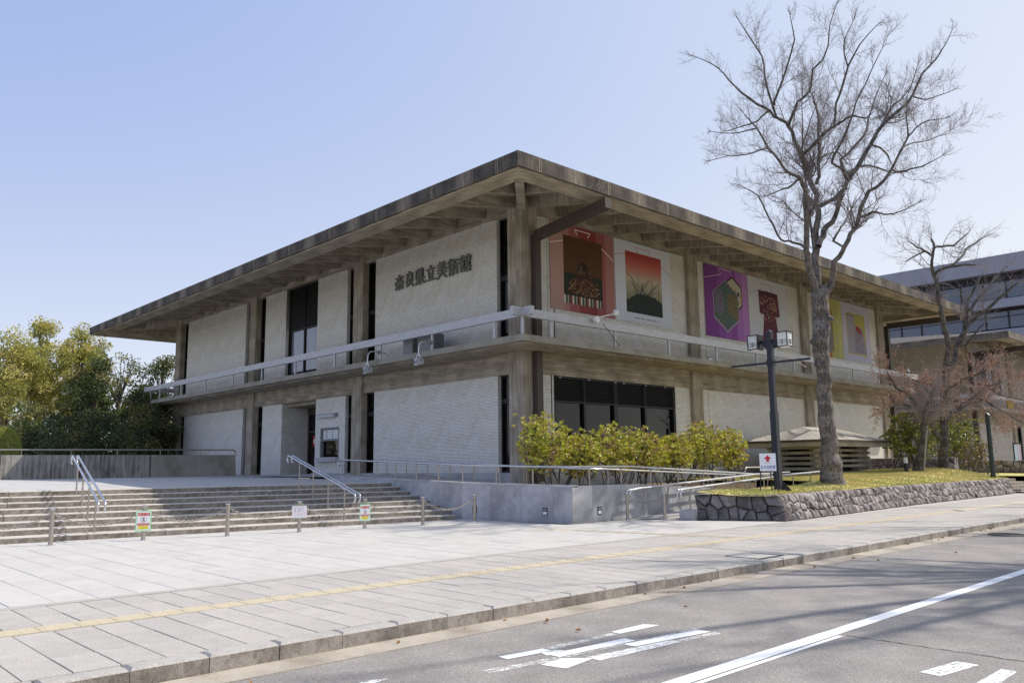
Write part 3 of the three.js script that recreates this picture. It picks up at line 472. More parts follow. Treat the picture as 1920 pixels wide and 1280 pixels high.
    const n = part('door_notice', bx(-17.0, -16.72, 2.5, 3.05, -1.64, -1.63), std({ color: hex(176, 52, 42), roughness: 0.7 }), d); part('notice_sheet', bx(-16.93, -16.79, 2.64, 2.88, -1.63, -1.625), mWhite, d); void n;
    const t = part('ticket_window', merge([bx(-13.75, -13.7, 1.9, 3.26, g, f - 0.01), bx(-12.15, -12.1, 1.9, 3.26, g, f - 0.01), bx(-13.7, -12.15, 3.2, 3.26, g, f - 0.01), bx(-13.7, -12.15, 2.66, 2.72, g, f - 0.01)]), mGreyBox, o);
    part('pane', bx(-13.7, -12.15, 1.95, 2.66, g + 0.02, g + 0.03), mSmoke, t); part('counter', cbx(-13.85, -12.05, 1.72, 1.92, f - 0.06, f + 0.22, 0.01), mGranite[1], t);
    part('notice_board', bx(-13.7, -12.15, 2.72, 3.2, g + 0.05, g + 0.07), std({ color: hex(138, 140, 136), roughness: 0.7 }), t);
    for (const [a, b] of [[-13.66, -13.38], [-13.3, -12.86], [-12.8, -12.38]]) for (let r = 0; r < 4; r++) part('price_strip', bx(a, b, 2.76 + r * 0.105, 2.84 + r * 0.105, g + 0.07, g + 0.08), mWhite, t);
    const L = part('wall_lamp', bx(-13.9, -12.25, 3.74, 3.9, f, f + 0.1), mGreyBox, o); part('diffuser', tube([V(-13.85, 3.78, f + 0.12), V(-12.4, 3.78, f + 0.12)], 0.08, 10), mOpal, L);
  }
  // street front: ground floor window with blinds and curtains, then blank panels with a joint
  panelB(-1.62, CB[0] - hc, yB, yG); panelB(CB[1] + hc, -8.95, yB, yG); panelB(-8.95, -1.62, yB, 1.5);
  {
    const z0 = -8.95, z1 = -1.62, m = [z1, -3.3, -5.1, -6.95, z0], fr = [bx(-0.4, f - 0.02, yG - 0.06, yG, z0, z1), bx(-0.4, f - 0.02, 1.5, 1.6, z0, z1)];
    m.forEach((z, i) => { const a = i === 0 ? z - 0.12 : i === 4 ? z : z - (i === 2 ? 0.11 : 0.06), b = i === 0 ? z : i === 4 ? z + 0.12 : z + (i === 2 ? 0.11 : 0.06); fr.push(bx(-0.41, f - 0.03, 1.6, yG - 0.06, a, b)); });
    const w = part('window', merge(fr), mBlackFrame, o); part('louvre_rail', bx(-0.36, f - 0.04, 3.68, 3.74, z0 + 0.12, z1 - 0.12), mBlackFrame, w);
    for (let i = 0; i < 4; i++) {
      const a = m[i + 1] + 0.1, b = m[i] - 0.1; part('pane', bx(-0.3, -0.29, 1.6, 3.7, a, b), mSmoke, w);
      const pts = []; const N = 74; for (let j = 0; j < N; j++) { const za = lerp(a, b, j / N), zb = lerp(a, b, (j + 1) / N), xa = -0.62 + 0.035 * Math.sin(j * 1.05) + 0.012 * Math.sin(j * 2.7), xb = -0.62 + 0.035 * Math.sin((j + 1) * 1.05) + 0.012 * Math.sin((j + 1) * 2.7); pts.push([V(xa, 1.5, za), V(xa, 3.9, za), V(xb, 3.9, zb), V(xb, 1.5, zb)]); }
      part('curtain', tris(pts), mCurtain, w);
    }
    const l = []; for (let y = 3.76; y < yG - 0.03; y += 0.06) l.push(hexa([V(f + 0.03, y, z1 - 0.03), V(f + 0.03, y, z0 + 0.03), V(f - 0.04, y + 0.02, z0 + 0.03), V(f - 0.04, y + 0.02, z1 - 0.03), V(f + 0.03, y + 0.01, z1 - 0.03), V(f + 0.03, y + 0.01, z0 + 0.03), V(f - 0.04, y + 0.03, z0 + 0.03), V(f - 0.04, y + 0.03, z1 - 0.03)].map((p) => p)));
    stuff(part('louvre_blades', merge(l), mBlackFrame, w)); part('louvre_back', bx(-0.4, -0.36, 3.74, yG - 0.06, z0 + 0.12, z1 - 0.12), mDark, w);
    for (const z of [-1.9, -3.45, -5.0, -5.5, -6.9, -8.2]) part('bracket', bx(f - 0.02, f + 0.07, yG - 0.09, yG - 0.02, z - 0.05, z + 0.05), mGreyBox, w);
  }
  for (let k = 1; k < 3; k++) { panelB(CB[k] - hc - 0.62, CB[k] - hc, yB, yG); panelB(CB[k + 1] + hc, CB[k] - hc - 0.65, yB, yG); }
  for (let k = 0; k < 3; k++) { panelB(CB[k] - hc - 0.62, CB[k] - hc, yF, yU); panelB(CB[k + 1] + hc, CB[k] - hc - 0.65, yF, yU); }
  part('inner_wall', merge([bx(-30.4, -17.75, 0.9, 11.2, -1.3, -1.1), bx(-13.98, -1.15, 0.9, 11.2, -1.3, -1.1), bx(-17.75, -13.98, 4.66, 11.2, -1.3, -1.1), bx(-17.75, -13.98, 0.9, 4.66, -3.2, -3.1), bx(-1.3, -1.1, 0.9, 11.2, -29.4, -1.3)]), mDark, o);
  part('rear_wall', merge([bx(-31.3, -31.0, 0.9, 11, -30, -0.8), bx(-31, -0.8, 0.9, 11, -30.3, -30.25)]), mTile, o);
  // rain pipes: a sloping boom from the gutter down to a fall pipe at each street corner
  const boom = (z, zc, n) => {
    const p = V(0.18, 9.34, z), q = V(4.12, 9.40, z + n), up = V(0, 0.32, 0), s = V(0, 0, 0.15), c4 = [p.clone().sub(s), p.clone().add(s), q.clone().add(s), q.clone().sub(s)];
    const rp = part('rain_pipe', merge([hexa([c4[1], c4[2], c4[3], c4[0], ...[c4[1], c4[2], c4[3], c4[0]].map((v) => v.clone().add(up))]), bx(0.003, 0.24, 5.66, 9.5, zc - 0.14, zc + 0.14), bx(0.003, 0.24, 0.9, 5.36, zc - 0.14, zc + 0.14)]), mBrownPaint, o); return rp;
  };
  boom(-0.55, -0.55, 0.75); boom(-30.5, -30.5, -0.6);
  part('joint_strip', merge([bx(f, f + 0.012, yF, yU, -1.74, -1.7), bx(f, f + 0.012, yB, yG, -1.52, -1.48)]), mBlackFrame, o);
  for (const [x, y, z] of [[-1.6, 5.36, 0.9], [-5.1, 5.36, 0.9], [-11.7, 5.36, 0.9], [-16, 5.36, 0.9], [-26, 5.36, 0.9], [0.9, 5.36, -0.5], [0.9, 5.36, -11.3]]) part('drain_spout', new THREE.CylinderGeometry(0.03, 0.03, 0.16, 8).translate(x, y, z), mGreyBox, o);
  base(o, -15.5, 0, -15);
}
// kanji strokes in a 100 x 100 square, y down
const KANJI = {
  nara1: '10 22 90 22|50 5 47 22 30 42 8 56|54 22 68 42 92 54|30 50 70 50|12 66 88 66|50 66 50 97 40 93|30 76 14 94|70 76 86 94',
  nara2: '50 2 50 14|25 14 25 90 50 79|25 14 76 14 76 50 25 50|25 32 76 32|40 50 62 75 92 96|82 58 60 71',
  ken: '32 5 76 5 76 50 32 50 32 5|32 20 76 20|32 35 76 35|14 12 14 62 92 62|52 62 52 98|30 72 12 94|72 72 90 94',
  ritsu: '50 3 50 22|12 24 88 24|30 36 40 84|72 36 60 84|5 90 95 90',
  bi: '32 2 40 16|68 2 60 16|12 17 88 17|50 17 50 47|20 32 80 32|8 47 92 47|8 65 92 65|50 52 45 72 10 97|54 65 66 80 92 97',
  jutsu: '26 3 7 24|28 24 5 48|19 40 19 98|33 28 64 28|49 6 49 97|47 32 33 68|51 32 65 64|57 10 63 19|70 14 95 14|67 38 98 38|84 38 84 94 76 90',
  kan: '27 2 5 27|27 2 48 23|16 26 38 26|14 37 41 37 41 60 14 60|14 37 14 93 42 82|14 48 41 48|28 66 46 93|75 2 75 14|54 25 54 14 97 14 97 25|60 31 60 97|60 31 91 31 91 53 60 53|60 67 93 67 93 93 60 93',
  zei: '38 4 12 14|6 28 46 28|26 12 26 97|25 32 7 68|28 34 45 60|58 4 64 18|88 4 82 18|56 24 90 24 90 48 56 48 56 24|66 48 62 76 48 95|80 48 80 88 97 88 97 74',
  mu: '8 8 44 8 30 24|14 16 30 28|4 36 46 36 40 48|26 36 26 97 17 90|24 40 4 72|66 3 50 30|60 16 90 16 72 40 50 53|58 22 78 42 97 51|52 66 90 66 86 97 76 92|70 54 66 80 50 98',
  sho: '12 4 88 4 88 24 12 24 12 4|36 4 36 24|62 4 62 24|24 36 76 36|50 26 50 50|6 50 94 50|86 32 52 56 8 78|32 66 80 66 80 97 32 97 32 66|32 81 80 81',
};
const strokes = (k) => KANJI[k].split('|').map((s) => { const n = s.split(' ').map(Number), o = []; for (let i = 0; i < n.length; i += 2) o.push([n[i], n[i + 1]]); return o; });
function kanjiGeo(k, size, th, depth) {
  const l = [], s = size / 100;
  for (const st of strokes(k)) for (let i = 0; i + 1 < st.length; i++) {
    const [ax, ay] = st[i], [cx, cy] = st[i + 1], dx = cx - ax, dy = cy - ay, L = Math.hypot(dx, dy), ex = (dx / L) * th * 0.5, ey = (dy / L) * th * 0.5, nx = -ey, ny = ex;
    const P = (x, y, z) => V((x - 50) * s, (50 - y) * s, z), e = rr(0, 0.004);
    const a = [ax - ex + nx, ay - ey + ny], b = [ax - ex - nx, ay - ey - ny], c = [cx + ex - nx, cy + ey - ny], d = [cx + ex + nx, cy + ey + ny], z0 = 0, z1 = depth + e;
    l.push(tris([[P(...a, z1), P(...d, z1), P(...c, z1), P(...b, z1)], [P(...a, z0), P(...d, z0), P(...d, z1), P(...a, z1)], [P(...b, z0), P(...a, z0), P(...a, z1), P(...b, z1)], [P(...c, z0), P(...b, z0), P(...b, z1), P(...c, z1)], [P(...d, z0), P(...c, z0), P(...c, z1), P(...d, z1)]]));
  }
  return merge(l);
}
{
  const o = thing('wall_lettering', 'dark raised museum name lettering on the pale tile wall above the balcony', 'lettering');
  ['nara1', 'nara2', 'ken', 'ritsu', 'bi', 'jutsu', 'kan'].forEach((k, i) => part('letter', kanjiGeo(k, 0.66, 8, 0.07), mLetter, o).position.set(-7.5 + i * 0.712, 9.07, -0.12));
  base(o, -5.3, 8.8, -0.14);
}

// ------------------------------------------------------------------ exhibition banners on the street front
function canvas(w, h, draw) { const c = document.createElement('canvas'); c.width = w; c.height = h; draw(c.getContext('2d'), w, h); const t = new THREE.CanvasTexture(c); t.colorSpace = THREE.SRGBColorSpace; t.magFilter = THREE.LinearFilter; return t; }
const stripes = (g, w, h, cols) => cols.forEach((c, i) => { g.fillStyle = c; g.fillRect(Math.floor(i * w / cols.length), 0, Math.ceil(w / cols.length) + 1, h); });
const line = (g, pts, col, lw) => { g.strokeStyle = col; g.lineWidth = lw; g.beginPath(); pts.forEach(([x, y], i) => i ? g.lineTo(x, y) : g.moveTo(x, y)); g.stroke(); };
const roofMark = (g, w, y, x0, x1, col, lw, m) => line(g, [[-5, y + 0.13 * w], [x0, y + 0.07 * w], [x0 + m * 0.09, y + 0.055 * w], [x0, y - 0.0 * w], [x0 + m, y], [x0 + m * 0.9, y + 0.05 * w], [x1, y + 0.19 * w]].map(([a, b]) => [a, b]), col, lw);
const speck = (g, x, y, w, h, n, cols, s) => { for (let i = 0; i < n; i++) { g.fillStyle = cols[Math.floor(rnd() * cols.length)]; g.fillRect(x + rnd() * w, y + rnd() * h, s * rr(0.5, 1.5), s * rr(0.5, 1.5)); } };
const banners = [
  ['rose banner with a dark brown picture panel and striped lower band, nearest the museum corner', -1.5, -5.17, (g, w, h) => {
    stripes(g, w, h, ['#a8827a', '#9c6e68', '#8e5050', '#7c3636', '#78302f', '#8a4a4a', '#946460']); g.fillStyle = '#a07e74'; g.fillRect(0, h * 0.12, w * 0.2, h);
    line(g, [[0, h * 0.26], [w * 0.2, h * 0.2]], '#d8c8c4', 5); line(g, [[w * 0.42, h * 0.1], [w * 0.38, h * 0.04], [w * 0.62, h * 0.04], [w * 0.58, h * 0.1]], '#d8c8c4', 5); line(g, [[w * 0.8, h * 0.18], [w, h * 0.3]], '#d8c8c4', 5);
    const x = w * 0.2, y = h * 0.13, W = w * 0.6, H = h * 0.78; g.fillStyle = '#4a2d14'; g.fillRect(x, y, W, H); speck(g, x, y, W, H * 0.5, 500, ['#523317', '#43270f', '#4d3016'], 9);
    g.fillStyle = '#182218'; g.fillRect(x, y + H * 0.55, W, H * 0.33);
    g.fillStyle = '#2c1a12'; g.beginPath(); g.moveTo(x + W * 0.05, y + H * 0.86); g.quadraticCurveTo(x + W * 0.16, y + H * 0.62, x + W * 0.3, y + H * 0.56); g.quadraticCurveTo(x + W * 0.42, y + H * 0.3, x + W * 0.56, y + H * 0.36); g.quadraticCurveTo(x + W * 0.66, y + H * 0.5, x + W * 0.74, y + H * 0.56); g.quadraticCurveTo(x + W * 0.96, y + H * 0.66, x + W * 0.97, y + H * 0.86); g.fill();
    for (const [a, b, c, d] of [[0.1, 0.8, 0.34, 0.6], [0.3, 0.84, 0.46, 0.7], [0.62, 0.62, 0.9, 0.72], [0.7, 0.84, 0.94, 0.76], [0.44, 0.42, 0.5, 0.56]]) line(g, [[x + W * a, y + H * b], [x + W * (a + c) / 2, y + H * ((b + d) / 2 + 0.03)], [x + W * c, y + H * d]], '#a89a80', 3);
    speck(g, x + W * 0.3, y + H * 0.45, W * 0.4, H * 0.12, 120, ['#5c4020', '#3c2013', '#75623e', '#1d120c', '#5e2a20'], 5); speck(g, x + W * 0.14, y + H * 0.6, W * 0.72, H * 0.24, 420, ['#6b4a22', '#3c2013', '#857048', '#1d120c', '#6e2c20'], 6); for (let i = 0; i < 24; i++) { g.fillStyle = ['#bdb6a4', '#2c3b2c', '#8a837a', '#3a2a22', '#7c3b36'][i % 5]; g.fillRect(x + i * W / 24, y + H * 0.88, W / 24, H * 0.12); } }],
  ['pale grey banner with a red to cream picture, right of the rose banner', -5.2, -8.95, (g, w, h) => {
    g.fillStyle = '#b9bcc4'; g.fillRect(0, 0, w, h); const x = w * 0.18, y = h * 0.12, W = w * 0.64, H = h * 0.76, gr = g.createLinearGradient(0, y, 0, y + H);
    gr.addColorStop(0, '#8f2f2c'); gr.addColorStop(0.2, '#a8564a'); gr.addColorStop(0.45, '#a59a86'); gr.addColorStop(0.7, '#7e7c68'); gr.addColorStop(1, '#1f2f28'); g.fillStyle = gr; g.fillRect(x, y, W, H);
    g.fillStyle = '#1a241f'; g.beginPath(); g.moveTo(x, y + H); g.lineTo(x, y + H * 0.84); for (let i = 0; i <= 30; i++) g.lineTo(x + W * i / 30, y + H * (0.84 - 0.16 * Math.sin(i / 30 * 3) - rnd() * 0.05)); g.lineTo(x + W, y + H); g.fill();
    for (let i = 0; i < 26; i++) line(g, [[x + W * rnd(), y + H * 0.95], [x + W * (i + 0.5) / 26, y + H * rr(0.35, 0.62)]], '#232823', rr(1.5, 4));
    line(g, [[0, h * 0.2], [w * 0.18, h * 0.16]], '#a8484a', 3); line(g, [[w * 0.4, h * 0.115], [w * 0.36, h * 0.05], [w * 0.62, h * 0.05], [w * 0.58, h * 0.115]], '#a8484a', 3); line(g, [[w * 0.82, h * 0.2], [w, h * 0.32]], '#a8484a', 3);
    g.fillStyle = '#74767e'; for (let i = 0; i < 22; i++) if (i % 5) g.fillRect(w * (0.3 + i * 0.02), h * 0.93, w * 0.013, h * 0.02); }],
  ['purple banner with a hexagonal inlaid box, between the first and second street columns', -11.45, -15.15, (g, w, h) => {
    stripes(g, w, h, ['#6a3178', '#6c347a', '#7a428a', '#864c94', '#7e448a', '#94609e', '#a070aa']);
    line(g, [[0, h * 0.2], [w * 0.38, h * 0.1], [w * 0.34, h * 0.02], [w * 0.62, h * 0.02], [w * 0.6, h * 0.08], [w, h * 0.3]], '#c9a9c4', 4);
    const hexp = (cx, cy, r, sx = 1) => { g.beginPath(); for (let i = 0; i < 6; i++) { const a = i * Math.PI / 3 + 0.5; g[i ? 'lineTo' : 'moveTo'](cx + Math.cos(a) * r * sx, cy + Math.sin(a) * r); } g.closePath(); };
    g.fillStyle = '#2a2430'; hexp(w * 0.64, h * 0.36, w * 0.25); g.fill(); g.fillStyle = '#a9a291'; hexp(w * 0.64, h * 0.36, w * 0.225); g.fill();
    for (let i = 0; i < 9; i++) { g.fillStyle = i % 3 ? '#8c7a38' : '#3c3834'; g.beginPath(); g.arc(w * (0.52 + (i % 5) * 0.075 + 0.02), h * (0.24 + Math.floor(i / 5) * 0.12 + (i % 5) * 0.03), w * 0.03, 0, 7); g.fill(); }
    g.fillStyle = '#8b8794'; hexp(w * 0.47, h * 0.54, w * 0.335); g.fill(); g.fillStyle = '#33303c'; hexp(w * 0.47, h * 0.53, w * 0.315); g.fill();
    g.save(); hexp(w * 0.47, h * 0.53, w * 0.305); g.clip(); for (let i = 0; i < 26; i++) for (let j = 0; j < 26; j++) { const px = w * (0.14 + i * 0.026), py = h * (0.2 + j * 0.026), k = Math.sin((px - py) / w * 9) + Math.sin((px + py) / w * 7); g.fillStyle = k > 0.6 ? '#a8975c' : k > -0.5 ? '#66937c' : '#9a96ac'; g.fillRect(px, py, w * 0.015, w * 0.013); } g.restore(); }],
  ['pale grey banner with a dark crimson robe, behind the street lamp heads', -15.15, -18.85, (g, w, h) => {
    g.fillStyle = '#b4b5ba'; g.fillRect(0, 0, w, h); line(g, [[0, h * 0.28], [w * 0.36, h * 0.14], [w * 0.34, h * 0.07], [w * 0.6, h * 0.07], [w * 0.58, h * 0.13], [w, h * 0.42]], '#94707e', 3);
    g.fillStyle = '#4b1f30'; g.beginPath(); [[0.26, 0.18], [0.5, 0.17], [0.76, 0.18], [0.8, 0.52], [0.68, 0.54], [0.78, 1], [0.3, 1], [0.38, 0.54], [0.27, 0.52]].forEach(([a, b], i) => g[i ? 'lineTo' : 'moveTo'](w * a, h * b)); g.fill();
    g.fillStyle = '#34142a'; g.fillRect(w * 0.49, h * 0.2, w * 0.035, h * 0.8); speck(g, w * 0.28, h * 0.24, w * 0.48, h * 0.36, 170, ['#a07a58', '#8c3b34', '#b3a184', '#6e2630'], 8); speck(g, w * 0.36, h * 0.6, w * 0.32, h * 0.4, 120, ['#8c3b34', '#7b5a4c', '#6e2630'], 7); }],
  ['yellow green banner with an orange streak, half hidden by the big trunk', -21.75, -25.0, (g, w, h) => {
    stripes(g, w, h, ['#a9a98a', '#a8a46e', '#a47636', '#a06a2c', '#a19a5a', '#9c9b5c', '#a6a468']); g.fillStyle = '#8a6a30'; g.fillRect(w * 0.3, h * 0.2, w * 0.36, h * 0.7); g.fillStyle = '#6d6a6c'; g.beginPath(); g.ellipse(w * 0.5, h * 0.66, w * 0.15, h * 0.27, 0, 0, 7); g.fill(); speck(g, w * 0.38, h * 0.45, w * 0.25, h * 0.42, 160, ['#55525a', '#8d8060', '#79767a'], 7); line(g, [[w * 0.6, h * 0.3], [w, h * 0.42]], '#cfc9a4', 3); }],
  ['pale lilac banner with a red hooded shape, last on the street front', -25.0, -28.65, (g, w, h) => {
    g.fillStyle = '#a9a6b4'; g.fillRect(0, 0, w, h); g.fillStyle = '#9c9450'; g.fillRect(w * 0.16, h * 0.16, w * 0.66, h * 0.72); g.fillStyle = '#8c8790'; g.fillRect(w * 0.18, h * 0.2, w * 0.28, h * 0.66); line(g, [[w * 0.16, h * 0.2], [w * 0.46, h * 0.2]], '#4a4238', 5);
    g.fillStyle = '#77707e'; g.beginPath(); g.moveTo(w * 0.48, h * 0.36); g.lineTo(w * 0.7, h * 0.4); g.lineTo(w * 0.84, h * 0.84); g.lineTo(w * 0.4, h * 0.86); g.fill(); g.fillStyle = '#8f2a30'; g.beginPath(); g.moveTo(w * 0.46, h * 0.42); g.lineTo(w * 0.54, h * 0.36); g.lineTo(w * 0.68, h * 0.46); g.lineTo(w * 0.66, h * 0.5); g.lineTo(w * 0.52, h * 0.46); g.fill(); speck(g, w * 0.42, h * 0.5, w * 0.36, h * 0.34, 140, ['#8f8894', '#655f70', '#a29a9c'], 7); line(g, [[0, h * 0.25], [w * 0.36, h * 0.14], [w * 0.34, h * 0.08], [w * 0.6, h * 0.08], [w * 0.58, h * 0.13], [w, h * 0.36]], '#8c7466', 3); }],
];
for (const [label, z0, z1, draw] of banners) {
  const L = z0 - z1, H = 3.3, b = thing('exhibition_banner', label, 'banner', 'exhibition banners on the street front');
  const g = new THREE.BoxGeometry(L - 0.03, H, 0.02); g.rotateY(Math.PI / 2);
  part('sheet', g, std({ map: canvas(512, 464, draw), roughness: 0.75, color: new THREE.Color(1.3, 1.3, 1.3) }), b); b.position.set(-0.132, 8.72, (z0 + z1) / 2);
}

// ------------------------------------------------------------------ fixtures on the balcony
function floodlight(x, label) {
  const o = thing('floodlight', label, 'floodlight');
  part('clamp', bx(-0.07, 0.07, 5.86, 6.0, 1.25, 1.42), mGreyBox, o).position.x = x;
  part('arm', tube([V(x, 5.93, 1.4), V(x - 0.02, 5.95, 1.6), V(x - 0.1, 5.93, 1.75), V(x - 0.16, 5.8, 1.83), V(x - 0.18, 5.55, 1.85), V(x - 0.18, 5.34, 1.85)], 0.028, 8), mSteel, o);
  part('bracket', merge([bx(x - 0.33, x - 0.3, 5.02, 5.34, 1.83, 1.87), bx(x - 0.06, x - 0.03, 5.02, 5.34, 1.83, 1.87), bx(x - 0.33, x - 0.03, 5.31, 5.34, 1.83, 1.87)]), mSteel, o);
  const h = part('lamp_housing', hexa([V(x - 0.31, 4.84, 2.0), V(x - 0.05, 4.84, 2.0), V(x - 0.05, 4.95, 1.62), V(x - 0.31, 4.95, 1.62), V(x - 0.29, 5.16, 2.04), V(x - 0.07, 5.16, 2.04), V(x - 0.07, 5.2, 1.7), V(x - 0.29, 5.2, 1.7)]), mFlood, o);
  part('lamp_glass', bx(x - 0.28, x - 0.08, 4.92, 5.06, 2.03, 2.04), mGreyBox, h);
  part('cable', tube([V(x, 5.9, 1.2), V(x + 0.15, 5.88, 1.0), V(x + 0.25, 5.7, 0.9)], 0.012, 5), mDark, o);
  base(o, x, 5.93, 1.3); o.scale.setScalar(0.8);
}
floodlight(-6.86, 'white floodlight hanging below the balcony rail, beside the lower left of the lettered wall');
floodlight(-3.53, 'white floodlight on a bent arm hanging below the two grey cabinets on the balcony');
for (const [x, w, label] of [[-5.55, 0.62, 'narrower grey metal cabinet standing on the balcony, left of its wider twin'], [-4.45, 1.0, 'wider grey metal cabinet on the balcony beside a floodlight arm']]) {
  const o = thing('balcony_cabinet', label, 'cabinet'); part('housing', cbx(x - w / 2, x + w / 2, 5.65, 6.4, 0.35, 0.85, 0.01), std({ color: hex(110, 116, 118), roughness: 0.6 }), o); part('door_panel', bx(x - w / 2 + 0.04, x + w / 2 - 0.04, 5.72, 6.36, 0.85, 0.86), mGreyBox, o); base(o, x, 5.65, 0.6);
}
{
  const o = thing('rail_spotlight', 'cream round spotlight on a thin arm clamped to the balcony rail below the rose banner', 'spotlight');
  part('clamp', new THREE.CylinderGeometry(0.1, 0.12, 0.16, 12).rotateZ(Math.PI / 2).translate(1.42, 6.5, -2.2), mWhite, o); part('arm', rod(V(1.5, 6.56, -2.2), V(1.55, 6.78, -3.05), 0.02, 6), mWhite, o);
  part('lamp_head', new THREE.SphereGeometry(0.13, 14, 10).scale(1, 1, 0.85).translate(1.55, 6.84, -3.15), mWhite, o); part('cable', tube([V(1.4, 6.4, -2.6), V(1.38, 6.0, -3.1), V(1.3, 5.7, -3.6)], 0.012, 5), mDark, o); base(o, 1.42, 6.45, -2.2);
  const d = thing('dome_camera', 'small white dome camera on the balcony edge below the purple banner', 'camera'); part('base_plate', new THREE.CylinderGeometry(0.1, 0.1, 0.05, 14).translate(0, 0.025, 0), mWhite, d); part('dome', new THREE.SphereGeometry(0.09, 14, 8, 0, 6.3, 0, 1.6).translate(0, 0.05, 0), mSteel, d); d.position.set(1.2, 5.65, -9.55);
  const p = thing('rail_lamp', 'small pale lamp standing on the far end of the balcony rail', 'lamp'); part('lamp_head', new THREE.ConeGeometry(0.16, 0.2, 10).translate(0, 0.2, 0), mWhite, p); part('bracket', bx(-0.06, 0.06, 0, 0.1, -0.06, 0.06), mGreyBox, p); p.position.set(1.25, 6.53, -30.2);
}

// ------------------------------------------------------------------ handrails
const hook = (p, dir, r = 0.1) => arc(p.clone().add(V(0, -r, 0)), r, Math.PI / 2, -Math.PI / 2, dir, V(0, 1, 0), 7);       // a rail end turned down and back
function handrail(name, label, line, posts, gap, side, hookA, hookB) {
  const o = thing(name, label, 'handrail');
  for (const k of gap ? [-1, 1] : [0]) {
    let p = line.map((q) => q.clone().addScaledVector(side, k * gap / 2));
    if (hookA) p = hook(p[0], p[0].clone().sub(p[1]).setY(0).normalize()).reverse().concat(p.slice(1));
    if (hookB) { const n = p.length; p = p.slice(0, n - 1).concat(hook(p[n - 1], p[n - 1].clone().sub(p[n - 2]).setY(0).normalize())); }
    part('rail', tube(p, 0.024, 8), mSteel, o);
  }
  for (const [foot, top] of posts) {
    const f = [rod(foot, top.clone().add(V(0, gap ? -0.07 : -0.02, 0)), 0.019, 7)];
    if (gap) f.push(tube([-1, -0.7, 0, 0.7, 1].map((t) => top.clone().addScaledVector(side, t * gap / 2).add(V(0, -0.075 + t * t * 0.06, 0))), 0.01, 5));
    part('post', merge(f), mSteelDull, o);
  }
  const b = posts[0][0]; base(o, b.x, b.y, b.z);
}
const stairRail = (s, label, n0, y0, n1, y1) => {
  const yAt = (n) => lerp(y0, y1, (n - n0) / (n1 - n0));
  handrail('stair_handrail', label, [onStair(s, n0, y0), onStair(s, (n0 + n1) / 2, (y0 + y1) / 2), onStair(s, n1, y1)], [7, 5, 3, 1].map((k) => { const n = -k * TREAD + 0.32; return [onStair(s, n, k * RISE), onStair(s, n, yAt(n))]; }), 0.13, sD, true, true);
};
stairRail(8.95, 'double steel handrail on the left part of the entrance steps', -4.2, 1.83, 0.5, 0.81);
stairRail(3.2, 'double steel handrail near the right end of the entrance steps', -4.3, 1.82, 0.5, 0.80);
